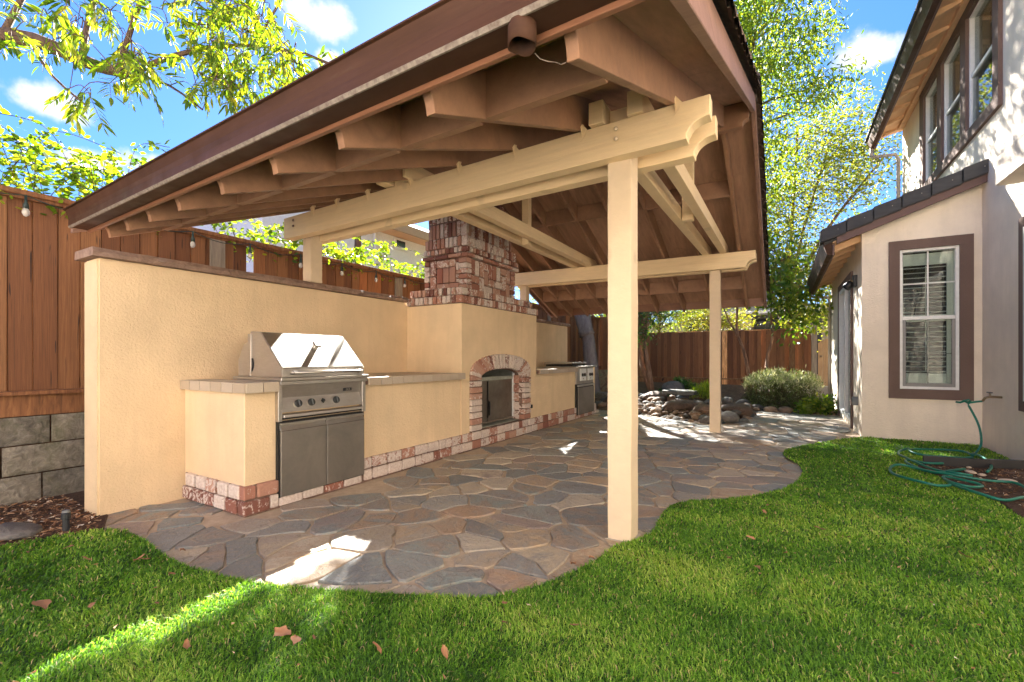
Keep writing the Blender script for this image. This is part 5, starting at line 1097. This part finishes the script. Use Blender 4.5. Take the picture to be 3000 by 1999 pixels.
tree('far_tree', 'leafy tree added beyond the far fence corner to dapple the path, mostly hidden by the pavilion roof', (-5.6, 16.2, .3), [[(-5.6, 16.2, .3), (-5.6, 16.2, 3), (-5.3, 16, 5.2)]], [((-5.3, 15.7, 6.0), (3.0, 2.1, 1.7), .7), ((-2.6, 15.6, 5.6), (1.6, 1.6, 1.2), .3)], 330, 36, .15, M['leaf_green'], M['bark'], 40, .15, .36)  # hidden crown added to break up full sun on the path
tree('far_tree', 'green bushy tree just over the fence behind the pale trunk', (-5.0, 15.3, .3), [[(-5, 15.3, .3), (-5, 15.3, 2)]], [((-4.9, 15.3, 2.8), (1.1, .6, .7), .4), ((-6.3, 13.6, 3.1), (.8, 1.4, .6), .25), ((-6.2, 11.4, 4.2), (.8, 1.7, .8), .35)], 200, 30, .12, M['leaf_green'], M['bark'], 41, .07, .2)  # last crown blob added to block a sun patch on the patio
tree('added_shade_tree', 'added unseen tree behind the fence blocking sun above the chimney', (-7.2, 9.8, .6), [[(-7.2, 9.8, .6), (-7.2, 9.8, 3), (-7.0, 9.7, 5.5)]], [((-6.4, 9.1, 6.6), (1.8, 2.4, 1.6), 1)], 190, 34, .16, M['leaf_green'], M['bark'], 38, .14, .35, keep=lambda p: p[0] + .9 * p[2] > -2.05, nb=8)  # added out of view to block sun; keep leaves the streak open
tree('added_shade_tree', 'added leafy tree beyond the left fence, crown cut to shape the sun streak', (-7.0, 6.0, .6), [[(-7.0, 6, .6), (-7.0, 6, 3), (-6.7, 5.8, 4.6)]], [((-6.0, 5.2, 4.7), (.85, 1.5, .75), 1)], 170, 46, .16, M['leaf_green'], M['bark'], 39, .10, .2, keep=lambda p: p[0] + .9 * p[2] > -2.01)  # added to shade the lawn; keep trims leaves out of the sun strip

# overhanging branch, top left: its leaves hang in sprays near the camera
nt = thing('overhanging_tree', 'long-leaved tree branch reaching over the fence at top left', 'tree', (-5.6, .2, .6)); mb = MB()
main = [(-5.9, .3, .5), (-5.8, .4, 2.2), (-5.55, .75, 3.35), (-5.05, 1.05, 3.56), (-4.62, 1.4, 3.39), (-4.42, 1.56, 3.35)]
mb.tube(smooth_poly(main, k=4), [.09 - .0028 * i for i in range(21)], 9)
sub_b = [[(-4.42, 1.56, 3.35), (-4.2, 1.75, 3.52), (-3.95, 1.95, 3.62), (-3.65, 2.1, 3.62), (-3.3, 2.3, 3.55)], [(-4.50, 1.50, 3.36), (-4.38, 1.55, 3.7), (-4.2, 1.6, 4.1)], [(-4.7, 1.34, 3.42), (-4.75, 1.4, 3.8), (-4.8, 1.5, 4.2)], [(-5.1, 1.0, 3.55), (-5.05, 1.1, 3.9), (-5.0, 1.2, 4.3)],
         [(-3.65, 2.1, 3.62), (-3.4, 2.15, 3.9), (-3.15, 2.2, 4.1)], [(-3.3, 2.3, 3.55), (-3.1, 2.4, 3.45), (-2.9, 2.5, 3.35)], [(-3.45, 2.2, 3.58), (-3.2, 2.25, 3.35), (-2.95, 2.35, 3.25)], [(-4.9, 1.1, 3.5), (-4.78, 1.2, 3.25), (-4.62, 1.35, 3.05)], [(-4.42, 1.56, 3.35), (-4.25, 1.75, 3.30), (-4.05, 1.9, 3.12)], [(-5.1, 1.0, 3.55), (-5.0, .95, 3.35), (-5.05, .85, 3.25)]]
for i, s_ in enumerate(sub_b): mb.tube(smooth_poly(s_, k=3), [max(.004, (.024 if i < 4 else .012) * (1 - .06 * j)) for j in range(len(smooth_poly(s_, k=3)))], 6)
mb.build('trunk', M['bark'], nt, smooth=True)
rr = random.Random(91); sprays = []
def ray(px, py, d):   # bearing chosen from the branch's own plane, d metres ahead
    l = (px - 1500) / 1333.33; c, s_ = math.cos(YAW), math.sin(YAW); return Vector(((l * c - s_) * d, (l * s_ + c) * d, 1.1 + (1050 - py) / 1333.33 * d))
CL = [(60, 60, 90, 60, 9), (230, 60, 110, 70, 16), (350, 90, 70, 90, 12), (150, 110, 120, 50, 8), (590, 60, 110, 90, 26), (700, 110, 130, 110, 34), (800, 170, 80, 110, 26), (620, 190, 110, 70, 22), (740, 40, 120, 60, 16), (400, 175, 60, 40, 9), (430, 215, 40, 40, 7), (340, 210, 40, 40, 5), (225, 270, 45, 35, 6), (640, 260, 100, 30, 14), (780, 265, 80, 25, 8), (520, 10, 200, 30, 8), (880, 190, 30, 50, 5)]
tips = []
for (cx, cy, rx, ry, n) in CL:
    for _ in range(n):
        a = rr.uniform(0, 6.28); q = math.sqrt(rr.random()); d = 3.35 + .25 * rr.gauss(0, 1) - (.25 if cx < 450 else -.1); tips.append((ray(cx + math.cos(a) * q * rx, cy + math.sin(a) * q * ry, d)))
nodes = [Vector(p) for s_ in sub_b for p in smooth_poly(s_, k=3)] + [Vector(p) for p in smooth_poly(main, k=3)[6:]]
mb = MB(); LP = []
tips.sort(key=lambda t_: min((q - t_).length for q in nodes))
for tp in tips:
    nd = min(nodes, key=lambda q: (q - tp).length); mid = nd.lerp(tp, .5) + Vector((rr.uniform(-.03, .03), rr.uniform(-.03, .03), .05))
    mb.tube(smooth_poly([tuple(nd), tuple(mid), tuple(tp)], k=3), [.004, .0037, .0034, .003, .0027, .0024, .002], 4); nodes += [mid, tp]
    ax = (tp - mid).normalized() * .7 + Vector((rr.uniform(-.6, .6), rr.uniform(-.6, .6), -.18)); ax.normalize(); side_ = ax.cross(Vector((rr.uniform(-1, 1), rr.uniform(-1, 1), .3))).normalized(); ln = rr.uniform(.10, .2)
    mb.tube([tp, tp + ax * ln], [.002, .0015], 3)
    for k in range(7):
        u = k / 6; b = tp + ax * ln * u
        if k == 6: LP.append((b, ax))
        else:
            for sg in (-1, 1): LP.append((b, (ax * .75 + side_ * sg * .9 + Vector((rr.uniform(-.25, .25), rr.uniform(-.25, .25), -.18))).normalized()))
tag(mb.build('twigs', M['bark'], nt), kind='stuff')
def leafgeo(asp=.24, curl=.15):
    vs = [(0, 0, 0)]; n = 5
    for i in range(1, n): t_ = i / n; w = asp * .5 * math.sin(math.pi * t_ ** .85); vs += [(t_, -w, -curl * t_ * t_ + w * .25), (t_, 0, -curl * t_ * t_), (t_, w, -curl * t_ * t_ + w * .25)]
    vs.append((1, 0, -curl)); f = [(0, 1, 2), (0, 2, 3)]
    for i in range(n - 2): b = 1 + i * 3; f += [(b, b + 3, b + 4, b + 1), (b + 1, b + 4, b + 5, b + 2)]
    b = 1 + (n - 2) * 3; e = len(vs) - 1; f += [(b, e, b + 1), (b + 1, e, b + 2)]; return vs, f
lv, lf = leafgeo(); lms = []
for i in range(6):
    me = bpy.data.meshes.new('leaf'); me.from_pydata(lv, [], lf); me.materials.append(M['leaf_near']); at = me.attributes.new('rnd', 'FLOAT', 'POINT'); at.data.foreach_set('value', [(i + .5) / 6] * len(lv)); lms.append(me)
def lmat(b, d, s_):
    d = d.normalized(); sd_ = d.cross(Vector((rr.uniform(-.6, .6), rr.uniform(-.6, .6), 1))).normalized(); up = sd_.cross(d); m = Matrix((d, sd_, up)).transposed() @ Matrix.Diagonal((s_, s_, s_)); return Matrix.Translation(b) @ m.to_4x4()
rr.shuffle(LP); VS = []; FS = []; RN = []
for i, (b, d) in enumerate(LP):
    s_ = rr.uniform(.055, .105); mx = lmat(b, d, s_)
    if i < 290: o = link('leaf', rr.choice(lms), None, nt); o.matrix_parent_inverse = Matrix.Translation(-wloc(nt)); o.matrix_basis = mx
    else:
        k = len(VS); VS += [mx @ Vector(v) for v in lv]; FS += [tuple(k + q for q in f) for f in lf]; RN += [min(1, max(0, rr.gauss(.55, .25)))] * len(lv)
me = bpy.data.meshes.new('crown'); me.from_pydata(VS, [], FS); at = me.attributes.new('rnd', 'FLOAT', 'POINT'); at.data.foreach_set('value', RN); tag(link('crown', me, M['leaf_near'], nt), kind='stuff')

# climbers spilling over the fence: arching shoots with paired leaves
def vine(label, y0, y1, n, hmax, seed, out=.25, dens=1.0):
    t_ = thing('climbing_vine', label, 'vine', (-5.15, (y0 + y1) / 2, .7)); rr_ = random.Random(seed); mb = MB(); P = []; g = np.random.default_rng(seed)
    for i in range(n):
        y = rr_.uniform(y0, y1); a = Vector((-5.15 + rr_.uniform(-.12, .05), y, 2.2)); h = rr_.uniform(.3, 1) * hmax; dx = rr_.gauss(0, out); dy = rr_.gauss(0, .35); top = a + Vector((dx, dy, .2 + h)); end = top + Vector((dx * .8 + rr_.uniform(-.05, .15), dy * .9, -.1 * rr_.random() - .02)); pts = smooth_poly([tuple(a), tuple(a.lerp(top, .55) + Vector((0, 0, .08))), tuple(top), tuple(end)], k=5)
        mb.tube(pts, .003, 4)
        for p in pts[2:]:
            for _ in range(3): P.append((p[0] + rr_.gauss(0, .018), p[1] + rr_.gauss(0, .018), p[2] + rr_.gauss(0, .018)))
    m = int(520 * (y1 - y0) * dens); P += [(-5.15 + rr_.gauss(0, .12), rr_.uniform(y0, y1), 2.22 + abs(rr_.gauss(0, .16))) for _ in range(m)]
    mb.tube([(-5.25, (y0 + y1) / 2, .6), (-5.2, (y0 + y1) / 2, 2.3)], .02, 6); mb.build('stem', M['bark'], t_)
    leaf_cloud('leaves', t_, M['leaf_vine'], P, .065, seed, .0, .55, curl=.1)
vine('tall leafy climber above the left fence corner', .75, 2.05, 46, .62, 51, .22, .8)
vine('sparse climber shoots at the far left edge above the fence', .35, .75, 7, .5, 52, .2, .4)
vine('bright climber above the fence seen left of the wall post', 2.6, 4.4, 30, .42, 53, .18, .45)
vine('low climber on the fence top right of the wall post', 4.6, 6.0, 13, .40, 54, .15, .22)
vine('fern-like shoots on the fence top left of the chimney', 6.4, 7.9, 15, .5, 55, .2, .18)

# shrubs
def shrub(name, label, c, r, n, size, mat, seed, asp=.16, droop=-.6, cat='shrub', bias=0):
    t_ = thing(name, label, cat, (c[0], c[1], 0)); g = np.random.default_rng(seed); v = g.normal(size=(n, 3)); v /= np.linalg.norm(v, axis=1)[:, None]; v *= g.random(n)[:, None] ** .33; v[:, 2] = np.abs(v[:, 2]); P = np.array(c) + v * np.array(r)
    P += np.stack([[noise.noise((a * 3, b * 3, cc * 3)) * .12 for a, b, cc in P]] * 3, 1) * np.array([1, 1, .7]); mb = MB(); rr_ = random.Random(seed)
    for i in range(16): q = P[rr_.randrange(n)]; branchy(mb, (c[0] + rr_.uniform(-.1, .1), c[1], c[2]), tuple(q), .012, .004, seed + i)
    mb.build('stems', M['bark'], t_); leaf_cloud('foliage', t_, mat, P, size, seed, droop, asp, bias=bias); return t_
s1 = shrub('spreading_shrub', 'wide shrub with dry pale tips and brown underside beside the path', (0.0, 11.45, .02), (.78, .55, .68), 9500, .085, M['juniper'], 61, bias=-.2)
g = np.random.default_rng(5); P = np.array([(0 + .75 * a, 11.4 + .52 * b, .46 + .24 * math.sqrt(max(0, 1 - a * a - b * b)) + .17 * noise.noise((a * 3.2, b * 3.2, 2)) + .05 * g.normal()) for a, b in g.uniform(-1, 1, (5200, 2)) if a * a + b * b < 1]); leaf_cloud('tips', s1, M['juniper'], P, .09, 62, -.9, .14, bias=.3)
shrub('broadleaf_plant', 'low broad-leaved green plant between the shrub and the house', (.55, 10.75, 0), (.32, .22, .36), 420, .11, M['leaf_green'], 63, .5, .2, 'plant')
shrub('foundation_plant', 'dark scraggly plant at the base of the house side wall', (.78, 11.1, 0), (.18, .3, .32), 500, .08, M['leaf_dark'], 64, .3, -.2, 'plant')
shrub('grassy_tuft', 'bright green grassy tuft behind the slate slab', (-1.5, 10.75, .2), (.26, .2, .3), 900, .13, M['leaf_vine'], 65, .06, -1.1, 'plant')
shrub('mounded_plant', 'grey-green mounded plant beside the mossy boulder', (-2.15, 12.2, .25), (.35, .3, .42), 1300, .07, M['leaf_dark'], 66, .3, -.3, 'plant')
shrub('ground_cover', 'small dark plant at the foot of the shaggy trunk', (-2.6, 11.5, .1), (.3, .2, .22), 600, .06, M['leaf_dark'], 67, .35, -.3, 'plant')

# ------------------------------------------------------------------ neighbours' houses
n1 = thing('neighbour_house', 'pale grey house with tan eave seen over the left fence', 'house', (-11.3, 10, .6))
box('house_wall', M['neigh'], n1, -18, -11, 6.5, 18, .5, 5.12); box('corner_pipe', M['neigh'], n1, -10.97, -10.9, 10.03, 10.09, .6, 5.1)
MB().prism([(-10.45, 5.13), (-10.45, 5.42), (-14, 7.0), (-14, 5.13)], 'y', 9.6, 18.4).build('roof', M['neighroof'], n1); MB().box(-10.46, -10.40, 9.55, 18.4, 5.13, 5.40).build('fascia_board', M['neighfascia'], n1); MB().box(-11, -10.46, 9.55, 18.4, 5.125, 5.135).build('soffit', M['soffit'], n1)
wn_ = sub('window', n1, (-11, 11.2, 5)); box('frame', M['white'], wn_, -10.99, -10.95, 10.90, 11.50, 4.72, 5.10, .005); box('pane', M['darkwin'], wn_, -10.955, -10.945, 11.0, 11.4, 4.80, 5.02)
n2 = thing('neighbour_house', 'low tan house with white roof edge behind the back fence', 'house', (-2, 24, .3))
box('house_wall', M['neighwall2'], n2, -8, 6, 24, 28, .2, 2.9); MB().prism([(-4.3, 2.9), (-2.9, 3.75), (-2.7, 3.75), (-.2, 3.3), (4, 3.3), (4, 3.05), (-3.9, 2.85)], 'y', 22, 29).build('roof', M['neighroof'], n2); MB().tube([(-4.3, 21.95, 2.95), (-2.9, 21.95, 3.72)], .07, 5).build('roof_edge', M['white'], n2); MB().box(-2.2, 1.5, 21.9, 21.98, 3.0, 3.12).build('roof_edge', M['white'], n2)
box('porch_column', M['neighwall2'], n2, -1.52, -1.13, 22, 22.3, .3, 3.0); box('window', M['darkwin'], n2, -4.0, -3.2, 23.9, 23.99, 2.0, 2.9); box('garage_opening', M['darkwin'], n2, -1.1, 1.5, 23.9, 23.99, .4, 2.9)
